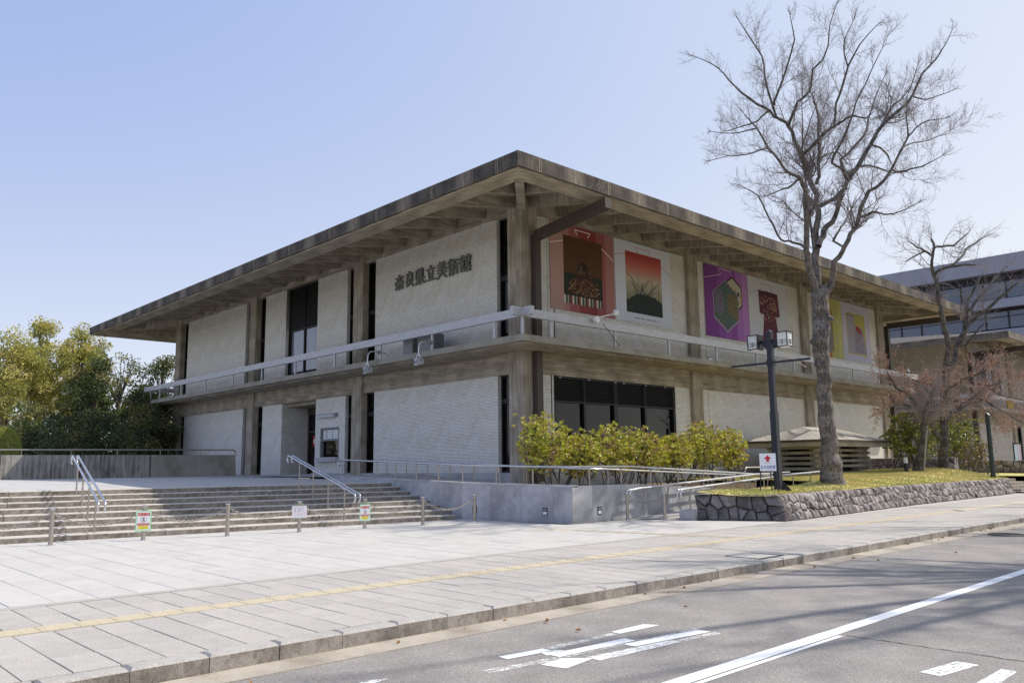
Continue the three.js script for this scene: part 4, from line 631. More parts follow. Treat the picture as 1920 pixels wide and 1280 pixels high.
{
  const front = [[-5.27, 1.72], [-2.5, 1.63], [-0.2, 1.555], [2.2, 1.48], [4.43, 1.42], [5.6, 1.40]].map(([x, y]) => V(x, y, rampZ(x) - 0.1));
  const back = [[5.68, 1.4, 3.6], [5.68, 1.39, 1.55], [5.68, 1.14, -3.8], [5.68, 1.03, -6.0]].map((q) => V(...q));
  const yl = (pts, i, v) => { const k = 'xyz'[i]; for (let j = 0; j + 1 < pts.length; j++) { const a = pts[j][k], b = pts[j + 1][k]; if ((v - a) * (v - b) <= 0) return lerp(pts[j].y, pts[j + 1].y, (v - a) / (b - a)); } return pts[pts.length - 1].y; };
  const cy = (z) => z > 1.4 ? 0.915 : lerp(0.915, 0.5, (1.4 - z) / 7.4);
  handrail('ramp_handrail', 'long double steel handrail along the coping of the granite ramp wall', front.concat(back), [-5.1, -3.9, -2.7, -1.5, -0.3, 0.9, 2.1, 3.3, 4.5].map((x) => [V(x, curbY(x), rampZ(x) - 0.1), V(x, yl(front, 0, x), rampZ(x) - 0.1)]).concat([3.2, 1.9, 0.6, -0.7, -2, -3.3, -4.6].map((z) => [V(5.68, cy(z), z), V(5.68, yl(back, 2, z), z)])), 0.11, V(0.6, 0, 0.8).normalize(), true, false);
  const inner = [[-4.97, 1.745, 2.4], [0.16, 1.53, 2.4], [3.0, 1.37, 2.3], [4.1, 1.34, 1.9], [4.2, 1.32, 0.9], [4.2, 1.035, -6.2]].map((q) => V(...q));
  handrail('ramp_handrail', 'inner steel handrail of the ramp, close to the museum wall and hedge', inner, [-4.7, -3.5, -2.3, -1.1, 0.1, 1.3, 2.5].map((x) => [V(x, lerp(1.1, 0.6, (x + 6) / 10), 2.37), V(x, yl(inner, 0, x), 2.37)]).concat([0.7, -0.6, -1.9, -3.2, -4.5, -5.8].map((z) => [V(4.2, 0.35, z), V(4.2, yl(inner, 2, z), z)])), 0, V(0, 0, 1), false, false);
  // lower ramp
  const l1 = [[5.98, 0.76, 1.9], [5.98, 0.8, 1.5], [5.98, 1.09, -4.6], [5.98, 1.12, -6.6]].map((q) => V(...q)), l2 = [[7.32, 0.78, 1.5], [7.32, 0.8, 1.2], [7.32, 1.07, -4.0], [7.32, 1.15, -6.3], [7.2, 1.15, -7.3]].map((q) => V(...q));
  const bent = (x, z, y) => [V(x, y, z)];
  handrail('ramp_handrail', 'double steel handrail fixed to the granite wall at the foot of the ramp', l1, [1.3, 0.2, -0.9, -2.0, -3.1, -4.2, -5.3].map((z) => [V(5.9, yl(l1, 2, z) - 0.55, z), V(5.98, yl(l1, 2, z), z)]), 0.11, V(1, 0, 0), true, false); void bent;
  handrail('ramp_handrail', 'double steel handrail on the lawn side of the lower ramp', l2, [1.1, 0, -1.1, -2.2, -3.3, -4.4, -5.5, -6.3].map((z) => [V(7.32, lerp(0.02, 0.32, clamp((1.3 - z) / 7)), z), V(7.32, yl(l2, 2, z), z)]), 0.11, V(1, 0, 0), true, false);
  const o = thing('hoop_barrier', 'bent steel hoop barrier standing behind the arrow sign', 'barrier');
  part('hoop', tube([V(0, 0, 0.62), V(0, 0.58, 0.62), ...arc(V(0, 0.58, 0.47), 0.15, 0, Math.PI / 2, V(0, 0, 1), V(0, 1, 0), 5), ...arc(V(0, 0.58, -0.47), 0.15, Math.PI / 2, Math.PI, V(0, 0, 1), V(0, 1, 0), 5), V(0, 0.58, -0.62), V(0, 0, -0.62)], 0.03, 8), mSteelDull, o); o.position.set(4.5, 0.55, -6.95);
}

// ------------------------------------------------------------------ bollards, chains and hanging notices
const BOLL = [[1.3, 16.35], [1.62, 14.7], [2.0, 13.06], [2.38, 11.42], [2.72, 9.87], [3.0, 8.29], [3.28, 6.77], [3.2, 5.0], [6.1, 2.2], [6.87, 1.62]];
const bollLabel = ['stainless bollard beyond the left end of the chain line', 'plain stainless bollard in front of the left stair handrail', 'stainless bollard carrying the green framed notice farther left', 'plain stainless bollard between the green framed notice and the white notice', 'stainless bollard carrying the white notice of printed lines', 'stainless bollard carrying the green framed notice nearer the ramp', 'plain stainless bollard before the right end of the steps', 'stainless bollard standing close against the granite ramp wall', 'stainless bollard at the granite side of the ramp foot', 'stainless bollard standing clear in the mouth of the ramp'];
let boll0;
BOLL.forEach(([x, z], i) => {
  let o;
  if (!boll0) {
    boll0 = o = thing('chain_bollard', '', 'bollard');
    part('tube', new THREE.CylinderGeometry(0.043, 0.043, 0.68, 18).translate(0, 0.34, 0), mSteelDull, o); part('cap', new THREE.CylinderGeometry(0.06, 0.06, 0.018, 18).translate(0, 0.69, 0), mSteel, o); part('foot_ring', new THREE.CylinderGeometry(0.056, 0.06, 0.015, 18).translate(0, 0.008, 0), mSteel, o);
    part('eye', merge([1, -1].map((s) => { const g = new THREE.TorusGeometry(0.018, 0.006, 5, 10).toNonIndexed(); g.rotateY(Math.PI / 2); g.translate(0.0, 0.61, s * 0.05); return triUV(g); })), mSteel, o);
  } else { o = boll0.clone(); o.name = numbered('chain_bollard'); scene.add(o); }
  o.position.set(x, 0, z); tag(o, bollLabel[i], 'bollard', 'chain bollards'); o.rotation.y = 0.2;
});
{
  const link = new THREE.TorusGeometry(0.02, 0.0085, 4, 7).toNonIndexed(); link.scale(1.5, 1, 1); const lg = triUV(link);
  const where = ['at the left edge', 'left of the first green framed notice', 'right of the first green framed notice', 'left of the white notice', 'between the white notice and the second green framed notice', 'right of the second green framed notice', 'against the granite ramp wall', 'across the foot of the ramp'];
  [[0, 1], [1, 2], [2, 3], [3, 4], [4, 5], [5, 6], [6, 7], [8, 9]].forEach(([i, j], k) => {
    const a = V(BOLL[i][0], 0.61, BOLL[i][1]), b = V(BOLL[j][0], 0.61, BOLL[j][1]), d = a.distanceTo(b), sag = d * 0.15, n = Math.round(d / 0.047), l = [];
    const P = (t) => a.clone().lerp(b, t).add(V(0, -4 * sag * t * (1 - t), 0));
    for (let q = 0; q < n; q++) { const t = (q + 0.5) / n, p = P(t), dir = P(t + 0.01).sub(P(t - 0.01)).normalize(), g = lg.clone(), m = new THREE.Matrix4(), y = V(0, 1, 0).addScaledVector(dir, -dir.y).normalize(), zz = dir.clone().cross(y); m.makeBasis(dir, y, zz); if (q % 2) g.rotateX(Math.PI / 2); g.applyMatrix4(m); g.translate(p.x, p.y, p.z); l.push(g); }
    const o = thing('chain', 'sagging steel chain between two bollards, ' + where[k], 'chain', 'chains between the bollards'); part('links', merge(l), mSteelDull, o); base(o, a.x, a.y, a.z);
  });
}
const bars = (g, x, y, w, n, s, gap, col) => { g.fillStyle = col; for (let i = 0; i < n; i++) { if (rnd() < 0.12) continue; g.fillRect(x + i * (w / n), y + rr(0, s * 0.15), (w / n) * 0.66, s * 0.25); g.fillRect(x + i * (w / n) + (w / n) * 0.25, y, (w / n) * 0.18, s); if (rnd() < 0.7) g.fillRect(x + i * (w / n), y + s * 0.72, (w / n) * 0.7, s * 0.2); } };
const noticeGreen = canvas(256, 384, (g, w, h) => {
  g.fillStyle = '#a9ecb2'; g.fillRect(0, 0, w, h); g.fillStyle = '#fbfbf6'; g.fillRect(18, 16, w - 36, h - 34); g.fillStyle = '#d0463a'; g.fillRect(26, 40, w - 52, 56); bars(g, 36, 52, w - 72, 9, 32, 3, '#fff3ee');
  g.strokeStyle = '#b3525c'; g.lineWidth = 6; g.beginPath(); g.arc(w / 2, 165, 48, 0, 7); g.stroke(); line(g, [[w / 2 - 32, 131], [w / 2 + 34, 199]], '#b3525c', 6); g.fillStyle = '#2c2c34'; g.beginPath(); g.arc(w / 2 + 4, 138, 9, 0, 7); g.fill(); line(g, [[w / 2 + 2, 148], [w / 2 - 4, 172], [w / 2 - 22, 198]], '#2c2c34', 10); line(g, [[w / 2 - 4, 170], [w / 2 + 14, 182], [w / 2 + 10, 200]], '#2c2c34', 9); line(g, [[w / 2 - 24, 150], [w / 2 + 2, 152], [w / 2 + 22, 164]], '#2c2c34', 7); line(g, [[w / 2 - 30, 204], [w / 2 + 18, 206]], '#2c2c34', 5);
  g.fillStyle = '#cf5044'; g.fillRect(26, 232, w - 52, 42); bars(g, 34, 242, w - 70, 14, 20, 2, '#ffe9e2'); g.fillStyle = '#f3e23c'; g.fillRect(40, 280, w - 84, 66); bars(g, 50, 292, w - 104, 14, 9, 2, '#c2a82a'); bars(g, 50, 310, w - 104, 14, 9, 2, '#c2a82a'); bars(g, 90, 328, w - 140, 9, 9, 2, '#8c9a4a'); });
const noticeWhite = canvas(384, 320, (g, w, h) => { g.fillStyle = '#f6eeee'; g.fillRect(0, 0, w, h); g.strokeStyle = '#c9b6ba'; g.lineWidth = 4; g.strokeRect(16, 14, w - 32, h - 28); for (let r = 0; r < 3; r++) bars(g, 56, 34 + r * 44, w - 112, 10, 30, 3, '#3c3c46'); bars(g, 40, 172, w - 76, 15, 24, 3, '#d98a92'); for (let r = 0; r < 3; r++) bars(g, 40, 216 + r * 20, w - 80, 26, 9, 2, '#9a98a6'); });
function notice(i, w, h, y, map, label, col) {
  const o = thing('hanging_notice', label, 'notice'), n = V(0.86, 0, 0.51), [x, z] = BOLL[i];
  const g = new THREE.BoxGeometry(w, h, 0.012), s = part('sheet', g, std({ map, roughness: 0.35 }), o); void col; s.position.y = 0;
  part('tie', merge([tube([V(-w * 0.3, h / 2, 0), V(-0.05, h / 2 + 0.06, -0.06)], 0.006, 5), tube([V(w * 0.3, h / 2, 0), V(0.05, h / 2 + 0.06, -0.06)], 0.006, 5)]), std({ color: hex(120, 200, 96), roughness: 0.6 }), o);
  o.position.set(x + n.x * 0.06, y, z + n.z * 0.06); o.rotation.y = Math.atan2(n.x, n.z) + 0.03;
}
notice(2, 0.30, 0.42, 0.4, noticeGreen, 'green framed notice with a ban circle on the bollard below the left stair handrail');
notice(4, 0.33, 0.27, 0.46, noticeWhite, 'white notice with lines of black and red print hung on a bollard');
notice(5, 0.25, 0.39, 0.38, noticeGreen, 'green framed notice with a ban circle on the bollard below the right stair handrail');
{ // placard with a red arrow on thin legs, at the lamp post
  const o = thing('arrow_sign', 'white placard with a red up arrow and blue writing on thin dark legs', 'sign');
  const t = canvas(320, 340, (g, w, h) => {
    g.fillStyle = '#eef0f8'; g.fillRect(0, 0, w, h); g.fillStyle = '#c81f3c'; g.beginPath(); [[160, 34], [236, 108], [192, 108], [192, 160], [128, 160], [128, 108], [84, 108]].forEach(([x, y], i) => g[i ? 'lineTo' : 'moveTo'](x, y)); g.fill();
    bars(g, 86, 172, 144, 7, 22, 2, '#a0a090'); g.strokeStyle = '#2a3f9c'; g.lineWidth = 5.5; g.lineCap = 'square';
    ['nara1', 'nara2', 'zei', 'mu', 'sho'].forEach((k, i) => { for (const st of strokes(k)) { g.beginPath(); st.forEach(([x, y], j) => g[j ? 'lineTo' : 'moveTo'](14 + i * 59 + x * 0.55, 232 + y * 0.72)); g.stroke(); } }); });
  const s = part('placard', new THREE.BoxGeometry(0.43, 0.48, 0.02).translate(0, 0.84, 0), std({ map: t, roughness: 0.5 }), o); void s;
  for (const [x, z, tx] of [[-0.24, 0.05, -0.2], [0.24, 0.05, 0.2], [0.08, -0.42, 0.04]]) part('leg', rod(V(x, -0.02, z), V(tx, 0.6 + (z < 0 ? 0.3 : 0), -0.02), 0.016, 6), mLampPaint, o);
  o.position.set(8.25, 0.62, -1.3); o.rotation.y = Math.atan2(11.7, 20.6);
}

// ------------------------------------------------------------------ lawn, beds and the rough stone retaining wall
const wallX = (z) => z > -8.6 ? lerp(9.0, 9.55, (z + 8.6) / 8.76) : lerp(8.68, 9.0, (z + 21) / 12.4);
const lawnY = (x, z) => 0.6 + 0.22 * smooth(9, 6.5, x) + 0.12 * smooth(-9, -17, z) * smooth(9, 6, x) + 0.16 * Math.exp(-((x - 4.9) ** 2 + (z + 20.6) ** 2) / 3.2) + 0.12 * Math.exp(-((x - 8.06) ** 2 + (z + 5.5) ** 2) / 1.2) + 0.03 * Math.sin(x * 2.1 + z) * Math.sin(z * 1.3);
const inLawn = (x, z) => x < wallX(z) - 0.3 && !(z > -7.7 && x < 7.5) && z < 1.0 - (x - 7.5) * 0.45 && x > 0.05;
{
  const f = [], st = 0.3;
  for (let z = 1.2; z > -21.6; z -= st) for (let x = 0; x < 9.6; x += st) {
    const q = [[x, z], [x + st, z], [x + st, z - st], [x, z - st]].map(([a, b]) => { const e = wallX(b) - 0.24; a = Math.min(a, e); if (b > -7.7) a = Math.max(a, 7.47); b = Math.min(b, 1.05 - (a - 7.5) * 0.47); return V(a, lawnY(a, b), b); });
    if (q[1].x - q[0].x < 0.01 || q[0].z - q[3].z < 0.01) continue; f.push(q);
  }
  const g = tris(f);
  { const p = g.attributes.position, n = g.attributes.normal; for (let i = 0; i < p.count; i++) { const x = p.getX(i), z = p.getZ(i), e = 0.1, N = V(lawnY(x - e, z) - lawnY(x + e, z), 2 * e, lawnY(x, z - e) - lawnY(x, z + e)).normalize(); n.setXYZ(i, N.x, N.y, N.z); } }
  structure('lawn', g, mLawn);
  structure('annex_yard', tris([[V(-20, 0.7, -27), V(8.6, 0.6, -27), V(8.6, 0.6, -90), V(-20, 0.7, -90)]]), mGutter);
  structure('lawn_beyond', tris([[V(2, 0.72, -25.8), V(8.4, 0.66, -25.8), V(8.4, 0.66, -33), V(2, 0.76, -33)], [V(-2, 0.9, -20), V(0.1, 0.9, -20), V(0.1, 0.9, -26), V(-2, 0.9, -26)]]), mLawn);
  structure('planting_bed', merge([tris([[V(0, 0.74, 3.2), V(4.05, 0.7, 3.2), V(4.05, 0.66, -7.65), V(0, 0.72, -7.65)]]), bx(4.05, 4.15, 0.2, 0.74, -7.65, 3.2), bx(0, 4.15, 0.2, 0.76, 3.2, 3.3)]), mSoil);
  structure('side_path', tris([[V(0, 0.52, -21.6), V(9.7, 0.02, -21.6), V(9.7, 0.02, -25.8), V(0, 0.52, -25.8)]]), mWalk[2]);
  const stp = thing('garden_steps', 'low pale stone steps past the far end of the rough stone wall', 'steps');
  for (let i = 0; i < 4; i++) part('step_stone', cbx(8.3 - i * 0.4, 8.75 - i * 0.4, 0.0, 0.16 + i * 0.13, -25.6, -21.9, 0.012, false, i), mStep[i % 3], stp); base(stp, 8.3, 0, -23.7);
  // tufts
  const bl = []; for (let k = 0; k < 3; k++) { const a = k * 2.1, w = 0.008; bl.push([V(Math.cos(a) * w, 0, Math.sin(a) * w), V(-Math.cos(a) * w, 0, -Math.sin(a) * w), V(Math.sin(a) * 0.02, 0.05 + k * 0.008, Math.cos(a) * 0.02)]); }
  const im = new THREE.InstancedMesh(tris(bl), std({ color: 0xffffff, roughness: 0.9, side: THREE.DoubleSide }), 26000), M = new THREE.Matrix4(), c = new THREE.Color(); let n = 0;
  while (n < 26000) { const x = rr(0.2, 9.3), z = rr(-21.4, 0.9); if (!inLawn(x, z)) continue; M.makeRotationY(rr(0, 6.3)).scale(V(rr(0.8, 1.6), rr(0.5, 1.2), rr(0.8, 1.6))).setPosition(x, lawnY(x, z) - 0.004, z); im.setMatrixAt(n, M); const k = clamp((smp(nBig, x * 0.11, z * 0.11) - 0.5) * 2.4 + (smp(nMid, x * 0.09, z * 0.09) - 0.5) * 2 + 0.5); c.setRGB(lerp(0.5, 0.72, k), lerp(0.48, 0.58, k), lerp(0.16, 0.28, k)); im.setColorAt(n, c); n++; }
  im.name = 'grass'; im.castShadow = im.receiveShadow = true; stuff(im); scene.add(im);
}
function clipCell(poly, px, py, qx, qy) {                 // keep the side of the bisector that is nearer to p
  const mx = (px + qx) / 2, my = (py + qy) / 2, nx = qx - px, ny = qy - py, o = [];
  for (let i = 0; i < poly.length; i++) { const a = poly[i], b = poly[(i + 1) % poly.length], da = (a[0] - mx) * nx + (a[1] - my) * ny, db = (b[0] - mx) * nx + (b[1] - my) * ny; if (da <= 0) o.push(a); if (da * db < 0) { const t = da / (da - db); o.push([lerp(a[0], b[0], t), lerp(a[1], b[1], t)]); } }
  return o;
}
function stoneFace(parent, L, H, cell, place, mats, name = 'stone') {       // irregular stones filling an L x H face; place(s, t, depth) gives points
  const P = [], rows = Math.max(1, Math.round(H / (cell * 0.95)));
  for (let r = 0; r < rows; r++) { const n = Math.round(L / (cell * (r === rows - 1 ? 1.1 : 0.95))); for (let i = 0; i < n; i++) P.push([(i + 0.5 + (r % 2) * 0.5 + rr(-0.42, 0.42)) * L / n, (r + 0.5 + rr(-0.36, 0.36)) * H / rows, ]); }
  for (const [px, py] of P) {
    let poly = [[0, 0], [L, 0], [L, H], [0, H]]; for (const [qx, qy] of P) if ((qx !== px || qy !== py) && Math.abs(qx - px) < cell * 4) poly = clipCell(poly, px, py, qx, qy);
    if (poly.length < 3) continue;
    const cx = poly.reduce((a, p) => a + p[0], 0) / poly.length, cy = poly.reduce((a, p) => a + p[1], 0) / poly.length, off = rr(0, 0.075), tx = rr(-0.12, 0.12), ty = rr(-0.12, 0.12);
    const ring = (k, d) => poly.map(([x, y]) => { const vx = x - cx, vy = y - cy, l = Math.hypot(vx, vy) || 1, s = Math.max(0.2, 1 - k / l); return [cx + vx * s, cy + vy * s, d + off + vx * tx + vy * ty]; });
    const A = ring(0.006, -0.16), B = ring(0.007, -0.02), C = ring(0.034, 0.025 + rr(0, 0.012)), q = (p) => place(p[0], p[1], p[2]), n = poly.length, f = [];
    for (let i = 0; i < n; i++) { const j = (i + 1) % n; f.push([q(A[i]), q(A[j]), q(B[j]), q(B[i])], [q(B[i]), q(B[j]), q(C[j]), q(C[i])]); }
    { const D = ring(0.09, 0.05), c = [cx, cy, 0.062 + off]; for (let i = 0; i < n; i++) { const j = (i + 1) % n; f.push([q(C[i]), q(C[j]), q(D[j]), q(D[i])], [q(D[i]), q(D[j]), q(c)]); } } part(name, tris(f, false, rnd() * 5), mats[Math.floor(rnd() * mats.length)], parent);
  }
}
{
  const o = thing('stone_wall', 'low rough retaining wall of fitted brown grey stones in front of the lawn', 'wall');
  // street face, leaning back, then the short end face towards the ramp
  stoneFace(o, 21.2, 0.64, 0.25, (s, t, d) => { const z = 0.16 - s; return V(wallX(z) - 0.28 * (t / 0.64) + d, t, z); }, mStone);
  const e0 = V(9.55, 0, 0.16), e1 = V(7.55, 0, 1.1), en = V(0.94, 0, 2.0).normalize();
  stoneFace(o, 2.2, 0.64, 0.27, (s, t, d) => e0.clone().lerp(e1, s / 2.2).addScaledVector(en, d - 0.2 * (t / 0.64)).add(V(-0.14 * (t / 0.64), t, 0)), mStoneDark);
  const body = []; for (let i = 0; i < 14; i++) { const z0 = 0.1 - i * 1.52, z1 = z0 - 1.52, a = (z, t) => wallX(z) - 0.28 * t - 0.1; body.push([V(a(z0, 0), 0, z0), V(a(z1, 0), 0, z1), V(a(z1, 1), 0.62, z1), V(a(z0, 1), 0.62, z0)], [V(a(z0, 1), 0.62, z0), V(a(z1, 1), 0.62, z1), V(a(z1, 1) - 0.3, 0.62, z1), V(a(z0, 1) - 0.3, 0.62, z0)]); }
  body.push([V(9.4, 0, 0.1), V(7.5, 0, 1.0), V(7.45, 0.62, 0.85), V(9.2, 0.62, -0.05)], [V(7.45, -0.1, 1.0), V(7.45, -0.1, -7.6), V(7.45, 0.66, -7.6), V(7.45, 0.62, 0.9)]);
  part('mortar_core', tris(body), std({ color: hex(72, 66, 62), roughness: 1 }), o);
  part('foot_block', cbx(7.1, 7.52, -0.05, 0.26, 0.75, 1.3, 0.015), mGranite[0], o);
  base(o, 9.2, 0, -9);
  const b = thing('garden_wall', 'low dark dry stone wall in the shade behind the leaning trunk', 'wall');
  stoneFace(b, 5.2, 0.75, 0.42, (s, t, d) => V(0.4 + s, 0.85 + t, -23.6 + d), mStone); part('core', bx(0.3, 5.6, 0.7, 1.58, -24.0, -23.7), mStone[1], b); base(b, 3, 0.85, -23.6);
  const c = thing('garden_wall', 'low pale stone wall before the annex, right of the cherry trunk', 'wall');
  stoneFace(c, 7.5, 0.7, 0.4, (s, t, d) => V(1.2 + s, 0.72 + t, -33 + d), mStone); part('core', bx(1.1, 8.8, 0.6, 1.4, -33.5, -33.1), mStone[0], c); base(c, 5, 0.72, -33);
}

// ------------------------------------------------------------------ pavilion over the stairwell
{
  const o = thing('vent_pavilion', 'low concrete pavilion with a shallow slate hip roof and open slatted sides on the lawn', 'pavilion');
  const X0 = 0.75, X1 = 4.5, Z0 = -18.9, Z1 = -12.6, yE = 2.36, q = V, slate = std({ map: tex(512, 1.6, (u, v) => { const a = Math.min((v * 8) % 1, (u * 5 + Math.floor(v * 8) * 0.5) % 1) < 0.06, g = granite([184, 178, 166], [150, 144, 132], 0.3, 2)(u, v); return a ? mul3(g, 0.72) : g; }), roughness: 0.9 });
  const mx = (X0 + X1) / 2, r0 = q(mx, 2.98, Z1 - 1.85), r1 = q(mx, 2.98, Z0 + 1.85), A = q(X0, yE, Z1), B = q(X1, yE, Z1), C = q(X1, yE, Z0), D = q(X0, yE, Z0);
  part('roof', tris([[A, B, r0], [B, C, r1, r0], [C, D, r1], [D, A, r0, r1]]), slate, o);
  part('roof_edge', bx(X0, X1, yE - 0.09, yE + 0.003, Z0, Z1), mBrownPaint, o); part('eave_slab', bx(X0 + 0.08, X1 - 0.08, yE - 0.27, yE - 0.09, Z0 + 0.08, Z1 - 0.08, true), mSlab, o);
  const bx0 = X0 + 0.85, bx1 = X1 - 0.75, bz0 = Z0 + 1.0, bz1 = Z1 - 0.8, yb = 0.62;
  part('plinth', bx(bx0 - 0.02, bx1 + 0.02, yb - 0.3, 1.02, bz0 - 0.02, bz1 + 0.02, true), mConcrete, o);
  for (let k = 0; k < 5; k++) { const y = 1.1 + k * 0.222; for (const s of [0, 1]) { part('slat', bx(bx0 - 0.22, bx1 + 0.2, y, y + 0.13, s ? bz0 : bz1 - 0.12, s ? bz0 + 0.12 : bz1, true, k), mSlab, o); part('slat', bx(s ? bx0 : bx1 - 0.12, s ? bx0 + 0.12 : bx1, y + 0.111, y + 0.225, bz0 - 0.2, bz1 + 0.2, true, k + 2), mSlab, o); } }
  for (const [x, z] of [[bx1 - 0.3, bz1 - 0.3], [bx0 + 0.3, bz1 - 0.3], [bx1 - 0.3, bz0 + 0.3], [bx0 + 0.3, bz0 + 0.3], [bx1 - 0.3, (bz0 + bz1) / 2]]) part('post', bx(x - 0.16, x + 0.16, 0.9, 2.1, z - 0.16, z + 0.16), mConcrete, o);
  part('inner_wall', bx(bx0 + 0.5, bx1 - 0.5, 0.8, 2.1, bz0 + 0.5, bz1 - 0.5), mDark, o);
  base(o, mx, 0.7, -15.7);
}

// ------------------------------------------------------------------ street lamps
{
  const o = thing('street_lamp', 'dark square lamp post with two white lattice lanterns, left of the big trunk', 'street lamp'), x0 = 8.0, z0 = -2.25;
  part('post', merge([bx(x0 - 0.09, x0 + 0.09, 0.5, 2.9, z0 - 0.09, z0 + 0.09), bx(x0 - 0.075, x0 + 0.075, 2.9, 5.22, z0 - 0.075, z0 + 0.075), tris([[-1, 1, 1, 1], [1, 1, 1, -1], [1, -1, -1, -1], [-1, -1, -1, 1]].map(([a, b, c, d]) => [V(x0 + a * 0.075, 5.22, z0 + b * 0.075), V(x0 + c * 0.075, 5.22, z0 + d * 0.075), V(x0, 5.29, z0)]))]), mLampPaint, o);
  part('foot', merge([bx(x0 - 0.15, x0 + 0.15, 0.5, 0.7, z0 - 0.15, z0 + 0.15), tris([[V(x0 + 0.09, 0.6, z0), V(x0 + 0.45, 0.62, z0), V(x0 + 0.13, 0.95, z0)], [V(x0, 0.6, z0 - 0.13), V(x0, 0.62, z0 - 0.45), V(x0, 0.95, z0 - 0.13)]])]), mLampPaint, o);
  part('cross_bar', bx(x0 - 1.25, x0 + 1.25, 4.27, 4.33, z0 + 0.076, z0 + 0.12), mLampPaint, o); part('collar', bx(x0 - 0.1, x0 + 0.1, 4.22, 4.4, z0 - 0.1, z0 + 0.076), mLampPaint, o);
  for (const s of [-1, 1]) {
    const cx = x0 + s * 0.47, w = 0.158, ya = 4.74, yb = 5.14, L = part('lantern', merge([[-1, -1], [-1, 1], [1, -1], [1, 1]].map(([a, b]) => bx(cx + a * w - 0.012, cx + a * w + 0.012, ya, yb, z0 + b * w - 0.012, z0 + b * w + 0.012)).concat([bx(cx - w - 0.02, cx + w + 0.02, yb, yb + 0.025, z0 - w - 0.02, z0 + w + 0.02), bx(cx - w, cx + w, ya - 0.012, ya + 0.012, z0 + w - 0.012, z0 + w + 0.012), bx(cx - w, cx + w, ya - 0.012, ya + 0.012, z0 - w - 0.012, z0 - w + 0.012), bx(cx + w - 0.012, cx + w + 0.012, ya - 0.012, ya + 0.012, z0 - w + 0.012, z0 + w - 0.012), bx(cx - w - 0.012, cx - w + 0.012, ya - 0.012, ya + 0.012, z0 - w + 0.012, z0 + w - 0.012)])), mLampPaint, o);
    part('shade', merge([bx(cx - w + 0.012, cx + w - 0.012, ya, yb, z0 + w - 0.008, z0 + w), bx(cx - w + 0.012, cx + w - 0.012, ya, yb, z0 - w, z0 - w + 0.008), bx(cx + w - 0.008, cx + w, ya, yb, z0 - w + 0.012, z0 + w - 0.012), bx(cx - w, cx - w + 0.008, ya, yb, z0 - w + 0.012, z0 + w - 0.012), bx(cx - 0.12, cx + 0.12, ya - 0.03, ya - 0.012, z0 - 0.12, z0 + 0.12)]), mOpal, L);
    const lat = []; for (let r = 0; r < 3; r++) { const y = 4.82 + r * 0.045; lat.push(bx(cx - w, cx + w, y, y + 0.009, z0 + w + 0.001, z0 + w + 0.008), bx(cx + w + 0.001, cx + w + 0.008, y, y + 0.009, z0 - w, z0 + w)); for (const [a, b, f] of [[0, 0, 0], [0, 0, 1]]) { const t = new THREE.TorusGeometry(0.026, 0.005, 4, 6).toNonIndexed(); if (f) { t.rotateY(Math.PI / 2); t.translate(cx + w + 0.006, y + 0.004, z0 + b); } else t.translate(cx + a, y + 0.004, z0 + w + 0.006); lat.push(triUV(t)); } }
    part('lattice', merge(lat), mLampPaint, L);
    if (s < 0) part('back_plate', bx(cx + w + 0.012, cx + w + 0.02, ya, yb, z0 - w, z0 + w), mLampPaint, L);
    part('arm', merge([bx(Math.min(x0, cx - s * w), Math.max(x0, cx - s * w), 4.93, 4.99, z0 - 0.028, z0 + 0.028), tris([[V(x0 + s * 0.075, 4.93, z0 + 0.02), V(x0 + s * 0.11, 4.7, z0 + 0.02), V(x0 + s * 0.3, 4.93, z0 + 0.02)], [V(x0 + s * 0.11, 4.93, z0 - 0.02), V(x0 + s * 0.3, 4.93, z0 - 0.02), V(x0 + s * 0.11, 4.7, z0 - 0.02)]])]), mLampPaint, o);
  }
  base(o, x0, 0.62, z0);
  const p = thing('street_lamp', 'plain dark green post standing at the far end of the lawn', 'street lamp'), a = V(8.2, 0.5, -20.2);
  part('post', tube([a, V(8.2, 0.9, -20.2), V(8.2, 3.4, -20.2)], [0.14, 0.1, 0.09], 12), std({ color: hex(38, 52, 46), roughness: 0.5 }), p); part('cap', new THREE.ConeGeometry(0.12, 0.12, 12).translate(8.2, 3.45, -20.2), mLampPaint, p); part('foot_disc', new THREE.CylinderGeometry(0.34, 0.36, 0.04, 16).translate(8.2, 0.64, -20.2), mKerb[0], p); base(p, a.x, a.y, a.z);
  for (const [x, y, z, l] of [[5.6, 0.85, -17.6, 'short bollard light with a pale lens, on the lawn beside the leaning trunk'], [7.9, 0.62, -26.6, 'short bollard light with a pale lens, right of the dark green post']]) {
    const b = thing('bollard_light', l, 'bollard light', 'bollard lights on the lawn'); part('stem', new THREE.CylinderGeometry(0.07, 0.08, 0.5, 12).translate(0, 0.25, 0), mLampPaint, b); part('lens', new THREE.CylinderGeometry(0.085, 0.085, 0.26, 14).translate(0, 0.63, 0), mOpal, b); part('cap', new THREE.CylinderGeometry(0.1, 0.1, 0.04, 14).translate(0, 0.78, 0), mLampPaint, b); b.position.set(x, y, z);
  }
  const n = thing('notice_stand', 'framed notice stand with coloured sheets in front of the annex', 'notice board'), c = V(5.6, 0.62, -33.6);
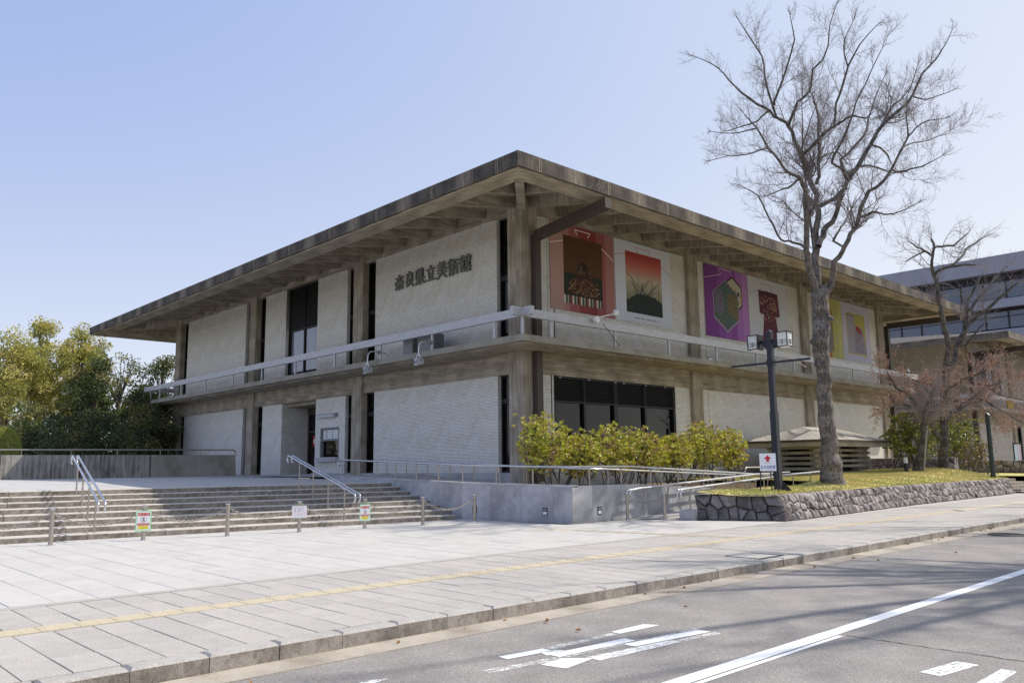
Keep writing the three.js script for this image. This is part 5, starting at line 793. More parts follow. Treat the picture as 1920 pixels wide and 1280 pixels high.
  part('frame', merge([bx(-0.55, -0.49, 0, 2.1, -0.03, 0.03), bx(0.49, 0.55, 0, 2.1, -0.03, 0.03), bx(-0.49, 0.49, 2.02, 2.1, -0.03, 0.03), bx(-0.49, 0.49, 0.8, 0.86, -0.03, 0.03)]), mBlackFrame, n); for (const s of [-1, 1]) part('sheet', bx(s > 0 ? 0.03 : -0.45, s > 0 ? 0.45 : -0.03, 0.9, 1.98, -0.01, 0.01), std({ color: s > 0 ? hex(214, 196, 200) : hex(190, 206, 206), roughness: 0.7 }), n); n.position.copy(c); n.rotation.y = 1.2; n.scale.set(0.6, 0.85, 1);
}

// ------------------------------------------------------------------ plants
class Leaves {                                            // small folded leaves gathered into one mesh
  constructor() { this.p = []; this.c = []; }
  add(p, dir, len, wid, col) {
    const d = dir.clone().normalize(), s = V(rr(-1, 1), rr(-1, 1), rr(-1, 1)).cross(d).normalize(), n = s.clone().cross(d), a = p, b = p.clone().addScaledVector(d, len), m = p.clone().addScaledVector(d, len * 0.45), l = m.clone().addScaledVector(s, wid).addScaledVector(n, wid * 0.35), r = m.clone().addScaledVector(s, -wid).addScaledVector(n, wid * 0.35);
    for (const t of [a, r, b, a, b, l]) { this.p.push(t.x, t.y, t.z); this.c.push(col[0], col[1], col[2]); }
  }
  geo() { const g = new THREE.BufferGeometry(); g.setAttribute('position', new THREE.Float32BufferAttribute(this.p, 3)); g.setAttribute('color', new THREE.Float32BufferAttribute(this.c, 3)); g.computeVertexNormals(); return g; }
}
const leafMat = (rough, tr = 0.35) => new THREE.MeshPhysicalMaterial({ vertexColors: true, roughness: rough, transmission: tr, thickness: 0, side: THREE.DoubleSide });
const mLeafGloss = leafMat(0.38, 0.3), mLeafFar = leafMat(0.95, 0.35), mBud = std({ vertexColors: true, roughness: 0.8, side: THREE.DoubleSide });
const randDir = () => { const z = rr(-1, 1), a = rr(0, Math.PI * 2), r = Math.sqrt(1 - z * z); return V(r * Math.cos(a), z, r * Math.sin(a)); };
const pick = (l) => l[Math.floor(rnd() * l.length)];
const jit = (c, k) => { const f = (1 + rr(-k, k)) * 1.55; return [c[0] * f, c[1] * f * rr(0.94, 1.06), c[2] * f]; };
function shrub(name, label, group, x, z, y0, wx, wz, h, n, cols, size = 0.12, bare = 0.28, yaw = 0) {
  const o = thing(name, label, 'shrub', group), stems = [], L = new Leaves(), tips = [];
  const ns = 6 + Math.floor(wx * 3);
  for (let i = 0; i < ns; i++) {
    const a = V(x + rr(-0.35, 0.35) * wx, y0 - 0.05, z + rr(-0.35, 0.35) * wz), e = V(x + rr(-0.46, 0.46) * wx, y0 + h * rr(0.62, 0.95), z + rr(-0.46, 0.46) * wz), m = a.clone().lerp(e, 0.5).add(V(rr(-0.12, 0.12), 0, rr(-0.12, 0.12))), r = rr(0.012, 0.028);
    stems.push(tube([a, a.clone().lerp(m, 0.5), m, e], [r, r * 0.9, r * 0.7, r * 0.35], 5));
    for (let k = 0; k < 7; k++) { const t = rr(0.25, 0.95), s = m.clone().lerp(e, Math.max(0, t * 2 - 1)).lerp(a.clone().lerp(m, Math.min(1, t * 2)), t < 0.5 ? 1 : 0), q = s.clone().add(V(rr(-0.3, 0.3) * wx * 0.6, rr(0.05, 0.4), rr(-0.3, 0.3) * wz * 0.6)); stems.push(tube([s, s.clone().lerp(q, 0.5).add(V(0, 0.04, 0)), q], [r * 0.4, r * 0.3, r * 0.15], 4)); tips.push(q); }
    tips.push(e);
  }
  // leaf clumps: on the twig ends and through the outer part of the body, thin near the ground
  const cl = [...tips]; while (cl.length < n / 11) { const u = randDir(), k = Math.pow(rnd(), 0.45); const p = V(x + u.x * wx * 0.5 * k, y0 + h * (0.58 + u.y * 0.42 * k), z + u.z * wz * 0.5 * k); const t = (p.y - y0) / h; if (rnd() > smooth(0.05, bare + 0.35, t)) continue; p.y += 0.12 * Math.sin(p.x * 3.1 + p.z * 2.3) * t; cl.push(p); }
  for (const p of cl) { const t = (p.y - y0) / h, c0 = pick(cols); for (let k = 0; k < 11; k++) { const d = randDir(); d.y = Math.abs(d.y) * 0.9 + 0.1; L.add(p.clone().addScaledVector(randDir(), size * 0.55 * rnd()), d, size * rr(0.7, 1.25), size * rr(0.2, 0.28), jit(t < bare + 0.2 && rnd() < 0.3 ? cols[cols.length - 1] : c0, 0.25)); } }
  part('stems', merge(stems), mBarkGrey, o); stuff(part('foliage', L.geo(), mLeafGloss, o)); base(o, x, y0, z); void yaw; return o;
}
const HEDGE = [[0.42, 0.42, 0.035], [0.37, 0.36, 0.04], [0.24, 0.26, 0.035], [0.44, 0.4, 0.1], [0.4, 0.38, 0.05], [0.32, 0.21, 0.1]];
[[2.25, 1.75, 2.15, 'leafy yellow green shrub against the corner column, tallest at the left end of the hedge'], [0.75, 1.5, 1.7, 'second hedge shrub from the corner column, lower than its left neighbour'], [-0.85, 1.8, 1.95, 'hedge shrub below the second pane of the curtained window'], [-2.5, 1.7, 1.85, 'hedge shrub below the third pane of the curtained window'], [-4.0, 1.5, 1.65, 'lowest hedge shrub, below the last pane of the curtained window'], [-5.75, 2.0, 2.15, 'broad hedge shrub before the second street column'], [-7.5, 1.7, 2.1, 'rounded hedge shrub at the right end of the row, nearest the arrow sign']].forEach(([z, w, h, l]) => shrub('hedge_shrub', l, 'hedge shrubs before the street front', 3.15, z, 0.72, 1.4, w * 1.1, h, 6800, HEDGE, 0.086, 0.06));
const CAM = [[0.14, 0.18, 0.02], [0.2, 0.23, 0.022], [0.08, 0.11, 0.02], [0.28, 0.27, 0.035], [0.14, 0.12, 0.035]];
{ const a = at(1707, 882, 37), b = at(1786, 882, 42.5), c = at(1750, 882, 40); shrub('camellia_shrub', 'glossy dark green round shrub behind the leaning trunk, beside the museum end', 'glossy shrubs at the far end', a.x, a.z, 0.85, 2.3, 2.3, 2.75, 5200, CAM, 0.12, 0.1); shrub('camellia_shrub', 'glossy yellow green round shrub behind the cherry trunk', 'glossy shrubs at the far end', b.x, b.z, 0.85, 2.9, 2.9, 3.1, 5600, CAM.slice(0, 4), 0.12, 0.08); void c; }
[[1832, 41, 'thin half bare shrub left of the dark green post'], [1848, 43, 'thin half bare shrub just behind the dark green post'], [1815, 44, 'thin half bare shrub right of the yellow green round shrub']].forEach(([px, d, l]) => { const p = at(px, 880, d); shrub('bare_shrub', l, 'half bare shrubs at the far end', p.x, p.z, 0.7, 1.6, 1.6, 1.9, 380, [[0.2, 0.2, 0.04], [0.22, 0.13, 0.06]], 0.09, 0.5); });
{ // clipped round bush by the terrace wall
  const p = at(2, 850, 43); const o = thing('round_bush', 'clipped round yellow green bush behind the terrace parapet at the left edge', 'bush'), L = new Leaves();
  for (let i = 0; i < 9000; i++) { const u = randDir(), r = 0.93 + 0.07 * Math.sin(u.x * 9 + u.y * 7) + rr(-0.05, 0.03); L.add(V(p.x + u.x * 0.85 * r, 2.7 + u.y * 1.05 * r, p.z + u.z * 0.85 * r), u.clone().add(randDir().multiplyScalar(0.8)), 0.075, 0.02, jit(pick([[0.22, 0.24, 0.03], [0.15, 0.18, 0.025], [0.26, 0.25, 0.05]]), 0.25)); }
  stuff(part('foliage', L.geo(), mLeafFar, o)); part('stem', tube([V(p.x, 0.9, p.z), V(p.x, 2.6, p.z)], [0.09, 0.05], 8), mBarkGrey, o); base(o, p.x, 0.9, p.z);
}
// leafy trees beyond the terrace: trunk, limbs and a crown of many leaf clumps
function leafyTree(name, label, group, px, depth, topPx, widthPx, cols, n, opts = {}) {
  const f = at(px, 884, depth), top = at(px, topPx, depth).y, w = widthPx / 1528.6 * depth, y0 = 0.6, H = top - y0, o = thing(name, label, 'tree', group), limbs = [], L = new Leaves(), cl = [], cb = opts.crownBase ?? 0.25, lean = rr(-0.4, 0.4);
  const trunkTop = V(f.x + lean, y0 + H * 0.62, f.z + rr(-0.4, 0.4));
  part('trunk', tube([V(f.x, y0, f.z), V(f.x + lean * 0.3, y0 + H * 0.3, f.z), trunkTop], [0.26, 0.2, 0.08], 9), mBarkGrey, o);
  const nc = opts.clumps ?? 70;
  for (let i = 0; i < nc; i++) { const u = randDir(), k = Math.pow(rnd(), 0.4), e = V(f.x + u.x * w * 0.5 * k, y0 + H * (cb + (1 - cb) * (0.5 + u.y * 0.5 * k)), f.z + u.z * w * 0.5 * k); const t = (e.y - y0) / H; const taper = t > 0.6 ? 1 - (t - 0.6) * 0.8 : 0.75 + t * 0.4; e.x = f.x + (e.x - f.x) * taper; e.z = f.z + (e.z - f.z) * taper; cl.push(e); const s = V(f.x + lean * t, y0 + H * Math.min(0.6, Math.max(0.15, t - 0.2)), f.z); limbs.push(tube([s, s.clone().lerp(e, 0.5).add(V(0, H * 0.03, 0)), e], [0.06, 0.035, 0.012], 5)); }
  part('limbs', merge(limbs), mBarkGrey, o);
  const per = Math.round(n / nc), ls = opts.leaf ?? 0.2;
  for (const e of cl) { const r = rr(0.55, 1.15) * (opts.clump ?? 1) * w / 6, c0 = pick(cols), sq = rr(0.6, 0.95); for (let k = 0; k < per; k++) { const u = randDir(), q = Math.pow(rnd(), 0.5); L.add(V(e.x + u.x * r * q, e.y + u.y * r * q * sq, e.z + u.z * r * q), u.clone().add(randDir()), ls * rr(0.7, 1.3), ls * 0.28, jit(c0, 0.3)); } }
  stuff(part('crown', L.geo(), mLeafFar, o)); base(o, f.x, y0, f.z); return o;
}
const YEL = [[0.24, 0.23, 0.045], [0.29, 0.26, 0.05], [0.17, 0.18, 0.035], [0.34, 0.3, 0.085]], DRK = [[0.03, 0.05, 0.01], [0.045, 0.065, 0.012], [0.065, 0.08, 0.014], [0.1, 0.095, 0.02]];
const gT = 'leafy trees beyond the terrace';
leafyTree('leafy_tree', 'broad yellow green tree at the left edge of the view', gT, 0, 60, 618, 150, YEL, 16000);
leafyTree('leafy_tree', 'tallest yellow green tree, second from the left edge', gT, 66, 66, 590, 130, YEL, 16000);
leafyTree('leafy_tree', 'narrow yellow green tree reaching towards the roof tip', gT, 132, 64, 592, 96, YEL, 13000);
leafyTree('leafy_tree', 'small yellow tree just left of and behind the roof tip', gT, 168, 72, 606, 66, [[0.3, 0.25, 0.05], [0.22, 0.2, 0.04]], 4200);
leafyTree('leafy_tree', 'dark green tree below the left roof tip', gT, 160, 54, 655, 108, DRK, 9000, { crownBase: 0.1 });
leafyTree('open_tree', 'thin open tree with the sky showing between its stems, under the left eave', gT, 214, 60, 648, 110, [[0.1, 0.11, 0.03], [0.2, 0.18, 0.04], [0.06, 0.08, 0.02]], 2600, { clumps: 60, clump: 0.8 });
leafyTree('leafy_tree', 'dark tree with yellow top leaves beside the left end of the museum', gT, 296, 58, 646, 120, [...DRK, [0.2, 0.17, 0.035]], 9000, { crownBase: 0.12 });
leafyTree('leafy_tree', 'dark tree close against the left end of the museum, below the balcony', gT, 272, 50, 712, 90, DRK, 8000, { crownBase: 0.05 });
leafyTree('low_tree', 'low dark spreading tree behind the parapet at the far left', gT, 50, 52, 752, 140, DRK.concat([[0.12, 0.13, 0.03]]), 8000, { crownBase: 0.02 });
leafyTree('low_tree', 'low dark spreading tree behind the middle of the parapet', gT, 150, 49, 768, 160, DRK, 10000, { crownBase: 0.02 });
leafyTree('low_tree', 'low dark tree behind the parapet, next to the museum end column', gT, 275, 48, 762, 130, DRK, 9000, { crownBase: 0.02 });
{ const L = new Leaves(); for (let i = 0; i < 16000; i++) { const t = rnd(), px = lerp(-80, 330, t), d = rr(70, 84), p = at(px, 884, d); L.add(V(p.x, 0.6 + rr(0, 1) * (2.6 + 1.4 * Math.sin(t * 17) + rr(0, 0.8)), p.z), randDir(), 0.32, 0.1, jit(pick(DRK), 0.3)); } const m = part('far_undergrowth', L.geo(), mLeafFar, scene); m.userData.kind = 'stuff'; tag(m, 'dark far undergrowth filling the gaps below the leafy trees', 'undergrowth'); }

// ------------------------------------------------------------------ bare trees
function growTwigs(p, dir, len, r, level, out, buds) {
  const n = level > 1 ? 2 : 4, pts = [p.clone()], rad = [r], d = dir.clone().normalize(); let q = p.clone();
  for (let i = 0; i < n; i++) { d.addScaledVector(randDir(), 0.26).add(V(0, level > 1 ? 0.05 : 0.08, 0)).normalize(); q = q.clone().addScaledVector(d, len / n); pts.push(q); rad.push(r * (1 - (i + 1) / n * 0.62)); }
  out.push(tube(pts, rad, level === 0 ? 5 : level === 1 ? 4 : 3, false));
  if (buds && level >= 1) for (let i = 0; i < buds.k; i++) { const t = rnd(), a = pts[Math.min(n - 1, Math.floor(t * n))], b = pts[Math.min(n, Math.floor(t * n) + 1)]; buds.L.add(a.clone().lerp(b, rnd()), randDir(), buds.s * rr(0.6, 1.3), buds.s * 0.3, jit(pick(buds.cols), 0.3)); }
  if (level >= 3 || len < 0.22) return;
  const kids = [6, 5, 4][level];
  for (let k = 0; k < kids; k++) { const t = (k + 0.7 + rr(-0.3, 0.3)) / (kids + 0.3), i = Math.min(n - 1, Math.floor(t * n)), a = pts[i].clone().lerp(pts[i + 1], t * n - i), s = randDir(), nd = d.clone().multiplyScalar(0.75).addScaledVector(s.addScaledVector(d, -s.dot(d)).normalize(), 0.85); growTwigs(a, nd, len * rr(0.42, 0.68) * (1.05 - t * 0.35), Math.max(0.003, r * 0.5), level + 1, out, buds); }
  for (let k = 0; k < 2; k++) growTwigs(q, d.clone().addScaledVector(randDir(), 0.5), len * rr(0.4, 0.6), Math.max(0.003, r * 0.45), level + 1, out, buds);
}
// limbs are written as pixel, pixel, width in pixels, with their own depths; they become tapering tubes in the place
function limb(text, D, d0, d1, bend = 0, ws = 1) {
  const n = text.trim().split(/\s+/).map((s) => s.split(',').map(Number)), pts = [], rad = [];
  n.forEach(([x, y, w], i) => { const t = i / (n.length - 1), d = D + lerp(d0, d1, t) + bend * Math.sin(t * Math.PI); pts.push(at(x, y, d)); rad.push(Math.max(0.006, (w / 2) * ws * d / 1528.6)); });
  const P = [], R = []; for (let i = 0; i + 1 < pts.length; i++) { const m = 2; for (let k = 0; k < m; k++) { P.push(pts[i].clone().lerp(pts[i + 1], k / m)); R.push(lerp(rad[i], rad[i + 1], k / m)); } } P.push(pts[pts.length - 1]); R.push(rad[rad.length - 1]);
  const c = new THREE.CatmullRomCurve3(pts, false, 'centripetal'); const Q = P.map((p, i) => c.getPoint(i / (P.length - 1)).lerp(p, 0.3).add(i && i < P.length - 1 ? randDir().multiplyScalar(Math.min(0.05, R[i] * 0.7)) : V()));
  return { pts: Q, rad: R };
}
function branchOff(L, out, from, step, len0, len1, buds, up = 0.35, lvl = 0) {
  let acc = rnd() * step, total = 0; for (let i = 1; i < L.pts.length; i++) total += L.pts[i].distanceTo(L.pts[i - 1]); let run = 0;
  for (let i = 1; i < L.pts.length; i++) { const d = L.pts[i].distanceTo(L.pts[i - 1]), T = L.pts[i].clone().sub(L.pts[i - 1]).normalize(); run += d; acc += d; const t = run / total; if (t < from) continue;
    while (acc > step) { acc -= step; const s = randDir(); s.addScaledVector(T, -s.dot(T)).normalize(); const dir = T.clone().multiplyScalar(rr(0.4, 0.9)).addScaledVector(s, rr(0.7, 1)).add(V(0, up, 0)); growTwigs(L.pts[i].clone().lerp(L.pts[i - 1], rnd()), dir, lerp(len0, len1, t) * rr(0.65, 1.3), clamp(L.rad[i] * 0.36, 0.007, 0.03), lvl, out, buds); } }
  const n = L.pts.length; for (let k = 0; k < 3; k++) growTwigs(L.pts[n - 1], L.pts[n - 1].clone().sub(L.pts[n - 2]).normalize().addScaledVector(randDir(), 0.4), len1 * rr(0.5, 0.9), 0.008, 1, out, buds);
}
{
  const D = 25.3, o = thing('bare_tree', 'tall bare winter tree with a thick leaning trunk on the lawn edge', 'tree'), twigs = [];
  const T = limb('1563,914,70 1561,896,58 1558,868,50 1555,835,44 1551,790,40 1547,730,37 1544,690,36 1541,655,40 1541,620,43 1542,590,42 1538,555,42 1536,532,34', D, 0, 0, 0, 0.73);
  { const g = tube(T.pts, T.rad, 18, false), p = g.attributes.position; for (let i = 0; i < p.count; i++) { const x = p.getX(i), y = p.getY(i), z = p.getZ(i), k = 0.018 * Math.sin(y * 9 + x * 7) + 0.014 * Math.sin(z * 11 + y * 4); p.setXYZ(i, x + k, y, z + k); } g.computeVertexNormals(); part('trunk', g, mBark, o); }
  const knot = (x, y, r, dx) => { const c = at(x, y, D - 0.15), g = new THREE.IcosahedronGeometry(r, 2), p = g.attributes.position; for (let i = 0; i < p.count; i++) { const k = 1 + 0.22 * Math.sin(p.getX(i) * 31 + p.getY(i) * 23); p.setXYZ(i, p.getX(i) * k * (1 + dx), p.getY(i) * k, p.getZ(i) * k); } g.translate(c.x, c.y, c.z); part('knot', triUV(g), mBark, o); };
  knot(1530, 638, 0.14, 0.15); knot(1556, 598, 0.12, 0.3); knot(1533, 682, 0.1, 0.1); knot(1532, 556, 0.13, 0);
  const LB = [
    ['1533,566,26 1528,542,22 1521,507,20 1516,478,18 1514,459,17 1513,422,16 1512,375,15 1505,345,13 1497,332,11 1475,322,9 1460,300,8 1441,277,7 1419,240,5 1396,214,3', 0.1, -2.2],
    ['1538,566,28 1535,545,25 1531,507,23 1531,478,22 1531,450,21 1533,408,18 1532,380,17 1527,349,16 1514,326,15 1505,296,14 1490,262,12 1479,236,11 1466,224,9 1452,217,8 1437,204,8 1404,184,7 1377,161,5 1359,139,4 1336,120,3 1302,105,2', -0.1, 1.6],
    ['1479,236,10 1484,217,9 1497,191,8 1518,172,7 1524,131,6 1542,112,5 1554,82,4 1557,45,3 1569,8,2', 0.4, -1.2],
    ['1456,219,8 1441,172,7 1434,139,6 1430,105,5 1404,67,4 1381,30,2', 0.6, 2.6], ['1452,196,8 1456,180,7 1471,139,6 1490,75,4 1482,30,2', 0.4, -0.8],
    ['1532,346,12 1535,330,11 1537,281,10 1535,221,8 1527,184,5 1519,172,3', -0.1, 0.8], ['1506,290,11 1535,259,10 1565,236,9 1582,226,7 1599,217,6 1620,222,5 1634,214,3', 0.3, -2.8],
    ['1565,236,8 1569,195,7 1580,157,7 1591,124,6 1614,82,4 1647,45,2', -1.2, -2.4], ['1590,124,5 1584,100,4 1584,75,3 1600,40,2', -2, -3],
    ['1539,386,13 1556,374,12 1576,364,13 1586,341,14 1606,315,14 1632,270,12 1655,236,11 1685,210,10 1711,180,8 1730,139,6 1756,109,5 1775,80,3 1786,56,2', 0, 2.2],
    ['1535,462,19 1543,440,18 1553,426,16 1567,405,15 1576,380,13 1582,362,12', 0, 0.3], ['1588,336,11 1576,300,9 1590,290,8 1610,266,8 1625,244,7 1629,221,6 1640,187,5 1651,161,3 1662,136,2', 0.6, 3.4],
    ['1655,236,7 1664,215,6 1670,202,5 1690,186,4 1707,165,3 1722,120,2', 1.2, 0.2], ['1548,575,24 1552,546,20 1562,521,18 1567,492,16 1578,471,14 1590,450,14 1604,425,13 1610,405,13 1614,390,12 1629,360,11 1659,337,10 1674,311,8 1692,277,7 1704,255,6 1702,235,4 1700,210,3', 0.2, -2.0],
    ['1674,318,7 1690,322,6 1710,316,5 1730,311,4 1767,292,2', -1.6, -3], ['1612,408,8 1640,397,7 1660,401,5 1677,401,4 1700,392,3 1722,380,2', -0.4, -2.5], ['1692,277,5 1712,268,4 1745,262,3 1770,250,2 1800,236,1', -1.8, 0.6],
    ['1508,463,8 1497,456,8 1480,452,7 1464,450,6 1452,425,6 1441,405,5 1422,367,4 1392,349,2', 0.1, 0.9], ['1440,277,6 1424,282,5 1400,290,4 1366,292,3 1335,300,2', -1.4, -3], ['1420,240,5 1398,246,4 1372,250,3 1332,246,2', -1.8, 0.5], ['1444,206,6 1420,226,5 1394,236,4 1360,246,2', 0.7, 3], ['1500,333,7 1478,352,6 1462,356,4 1440,366,3', -0.6, 1.2],
    ['1586,330,8 1612,312,7 1645,312,6 1672,324,4 1700,322,2', 0.5, 2.6], ['1632,270,7 1650,276,6 1664,290,5 1672,306,3', 0.8, 1.6], ['1704,255,5 1718,240,4 1740,226,3 1772,222,2', -1.9, -3.2], ['1534,300,8 1552,290,6 1572,284,5 1586,302,3', 0, 1.8], ['1711,180,5 1736,186,4 1764,178,3 1790,168,2', 1.7, 2.9],
  ];
  const made = LB.map(([t, a, b]) => limb(t, D, a, b, rr(-0.5, 0.5), 0.62));
  made.forEach((L, i) => { part('limb', tube(L.pts, L.rad, L.rad[0] > 0.08 ? 10 : 7, false), mBark, o); branchOff(L, twigs, i < 2 || i === 9 || i === 13 ? 0.42 : i === 10 ? 0.8 : 0.14, 0.47, 1.2, 0.45, null); });
  // limbs towards and away from the street fill the depth of the crown
  const ax = at(1535, 470, D); [1.3, -1.5].forEach((ang, k) => [1, 9, 13, 3].forEach((i, j) => { if ((j + k) % 2) return; const L = made[i], n = L.pts.length, s = Math.floor(n * 0.45), f = 0.62, pts = L.pts.slice(s).map((p) => p.clone().sub(ax).applyAxisAngle(V(0, 1, 0), ang).multiplyScalar(f).add(ax)); const st = made[i === 3 ? 1 : i].pts[Math.floor(n * 0.3)]; const Q = { pts: [st, ...pts], rad: [0.04, ...pts.map((_, q) => lerp(0.036, 0.008, q / pts.length))] }; part('limb', tube(Q.pts, Q.rad, 6, false), mBark, o); branchOff(Q, twigs, 0.3, 1.1, 1.1, 0.75, null); }));
  stuff(part('twigs', merge(twigs), mTwig, o)); base(o, T.pts[0].x, 0.8, T.pts[0].z);
}
{ // cherry with a tall pollarded top and low budding limbs
  const D = 38.5, o = thing('cherry_tree', 'bare tree with tall pollarded limbs and low red budding branches at the right', 'tree'), twigs = [], low = [], B = new Leaves();
  const T = limb('1771,887,26 1770,872,19 1770,850,16 1771,820,15 1772,790,14 1774,740,13 1774,692,13', D, 0, 0); part('trunk', tube(T.pts, T.rad, 14, false), mBarkGrey, o);
  const tall = [['1773,694,11 1776,662,10 1778,636,9 1772,612,9 1766,586,9 1762,566,8 1757,532,8 1754,517,7 1748,500,6 1749,480,5 1751,463,5 1747,448,4', 0, -0.6], ['1775,694,11 1790,676,10 1796,650,10 1805,632,10 1812,612,9 1815,579,6 1816,562,5 1830,536,4 1842,516,3', 0, 1], ['1812,612,7 1837,592,6 1860,575,6 1886,547,5 1911,530,3', 0.3, -1], ['1818,582,5 1849,542,4 1869,517,3 1890,498,2', 0.4, 1.4], ['1754,515,6 1764,504,5 1794,497,5 1830,497,3', -0.3, -1.2], ['1751,465,5 1766,461,4 1789,459,4 1807,444,3 1817,435,2', -0.5, 0.8], ['1748,479,4 1734,470,4 1721,463,3 1704,452,2', -0.5, -1.4], ['1736,471,3 1716,480,3 1700,490,2', -0.8, 0], ['1787,497,5 1809,476,4 1811,468,4 1828,457,3 1850,442,2', -0.7, 1], ['1795,650,5 1812,646,4 1830,622,3 1846,606,2', 0.2, -0.6]];
  tall.forEach(([t, a, b]) => { const L = limb(t, D, a, b); part('limb', tube(L.pts, L.rad, 8, false), mBarkGrey, o); branchOff(L, twigs, L.rad[0] > 0.1 ? 0.5 : 0.25, 0.5, 0.9, 0.75, null, 0.2, 1); });
  const bud = { L: B, k: 3, s: 0.065, cols: [[0.34, 0.18, 0.115], [0.28, 0.16, 0.11], [0.42, 0.27, 0.2], [0.22, 0.16, 0.11]] };
  [['1765,823,11 1752,806,10 1742,795,9 1734,782,8 1722,767,7 1712,750,7 1700,737,5 1680,725,4 1664,697,2', 0, -1.5], ['1775,787,9 1787,775,7 1802,765,7 1827,742,6 1847,725,5 1870,718,4 1900,712,2', 0, 0.8], ['1774,742,7 1760,728,6 1738,716,5 1712,712,3', 0, 1.4], ['1774,730,7 1796,716,6 1822,706,4 1850,694,3', 0, -1.6], ['1826,744,5 1850,752,4 1880,770,3 1918,792,2', 0.4, -1.2], ['1722,766,5 1706,760,4 1684,758,3 1664,766,2', -0.6, -2], ['1774,756,6 1790,752,5 1812,758,4 1842,764,3 1872,790,2', 0, 1.8], ['1850,724,4 1874,738,4 1900,746,3 1930,752,2', 0.4, 1.6], ['1774,764,5 1756,756,4 1744,742,3 1736,726,2', 0, -1.8]].forEach(([t, a, b]) => { const L = limb(t, D, a, b); part('limb', tube(L.pts, L.rad, 8, false), mBarkGrey, o); branchOff(L, low, 0.15, 0.3, 1.15, 0.95, bud, 0.25, 1); });
  stuff(part('twigs', merge(twigs), mTwig, o)); stuff(part('twigs', merge(low), mTwig, o)); stuff(part('buds', B.geo(), mBud, o)); base(o, T.pts[0].x, 0.85, T.pts[0].z);
  const l = thing('leaning_tree', 'stout grey trunk leaning right beside a thin pale stake', 'tree'), lt = []; const LT = limb('1722,889,23 1726,868,18 1731,835,15 1735,800,13 1738,776,12 1744,752,9 1752,730,6', 36, 0, 0); part('trunk', tube(LT.pts, LT.rad, 12, false), mBarkGrey, l); branchOff(LT, lt, 0.6, 0.3, 1.1, 0.9, bud, 0.3, 1); stuff(part('twigs', merge(lt), mTwig, l)); base(l, LT.pts[0].x, 0.85, LT.pts[0].z);
  const s = thing('tree_stake', 'thin pale wooden stake standing between the leaning trunk and the cherry', 'stake'), a = at(1733, 887, 35.4), b = at(1739, 800, 35.6); part('pole', rod(a, b, 0.035, 8), std({ color: hex(158, 152, 140), roughness: 0.9 }), s); part('tie', new THREE.TorusGeometry(0.05, 0.012, 5, 10).rotateX(Math.PI / 2).translate(b.x, b.y - 0.1, b.z), mDark, s); base(s, a.x, a.y, a.z);
  const t = thing('broken_twig', 'pale dry twig caught on the lamp cross bar', 'twig'), c = at(1496, 677, 23.7), tw = [tube([at(1512, 688, 23.7), at(1503, 683, 23.8), c, at(1482, 668, 23.6), at(1466, 660, 23.5)], [0.012, 0.011, 0.009, 0.006, 0.004], 5), tube([c, at(1498, 658, 23.8), at(1486, 646, 23.7)], [0.007, 0.006, 0.004], 4), tube([at(1488, 672, 23.6), at(1470, 652, 23.6)], [0.006, 0.004], 4), tube([at(1470, 664, 23.5), at(1462, 650, 23.6)], [0.005, 0.003], 4), tube([at(1482, 665, 23.6), at(1488, 646, 23.6)], [0.005, 0.003], 4)]; part('twig', merge(tw), std({ color: hex(196, 168, 140), roughness: 0.9 }), t); base(t, c.x, c.y, c.z);
}
// bare street trees on the near pavement, out of the frame to the right: their branches shade the road
[[21.4, -2.2, 17.5, 'bare street tree beyond the right edge, nearer'], [21.8, -11.5, 18.5, 'bare street tree beyond the right edge, farther'], [21.4, -20.5, 16.5, 'bare street tree beyond the right edge, farthest']].forEach(([x, z, H, l]) => {
  const o = thing('bare_street_tree', l, 'tree', 'bare street trees out of the frame'), tw = []; const a = V(x, -0.1, z), f = V(x - 0.2, 6, z + 0.1);
  part('trunk', tube([a, V(x, 3, z), f, V(x - 0.1, 9, z)], [0.34, 0.27, 0.23, 0.15], 12), mBark, o);
  for (let k = 0; k < 13; k++) { const an = k * 2.4 + 0.3, s = V(x, 5 + k * 0.35, z), e = V(x + Math.cos(an) * rr(3.6, 5.4), H * rr(0.66, 1), z + Math.sin(an) * rr(3.6, 5.4)), m = s.clone().lerp(e, 0.5).add(V(-Math.cos(an) * 0.6, 0.5, -Math.sin(an) * 0.6)), L = { pts: [s, s.clone().lerp(m, 0.5), m, m.clone().lerp(e, 0.5).add(V(rr(-0.2, 0.2), 0.1, 0)), e], rad: [0.14, 0.12, 0.09, 0.06, 0.02] }; part('limb', tube(L.pts, L.rad, 7, false), mBark, o); branchOff(L, tw, 0.25, 0.95, 1.7, 1.1, null); }
  stuff(part('twigs', merge(tw), mTwig, o)); base(o, x, -0.1, z);
});

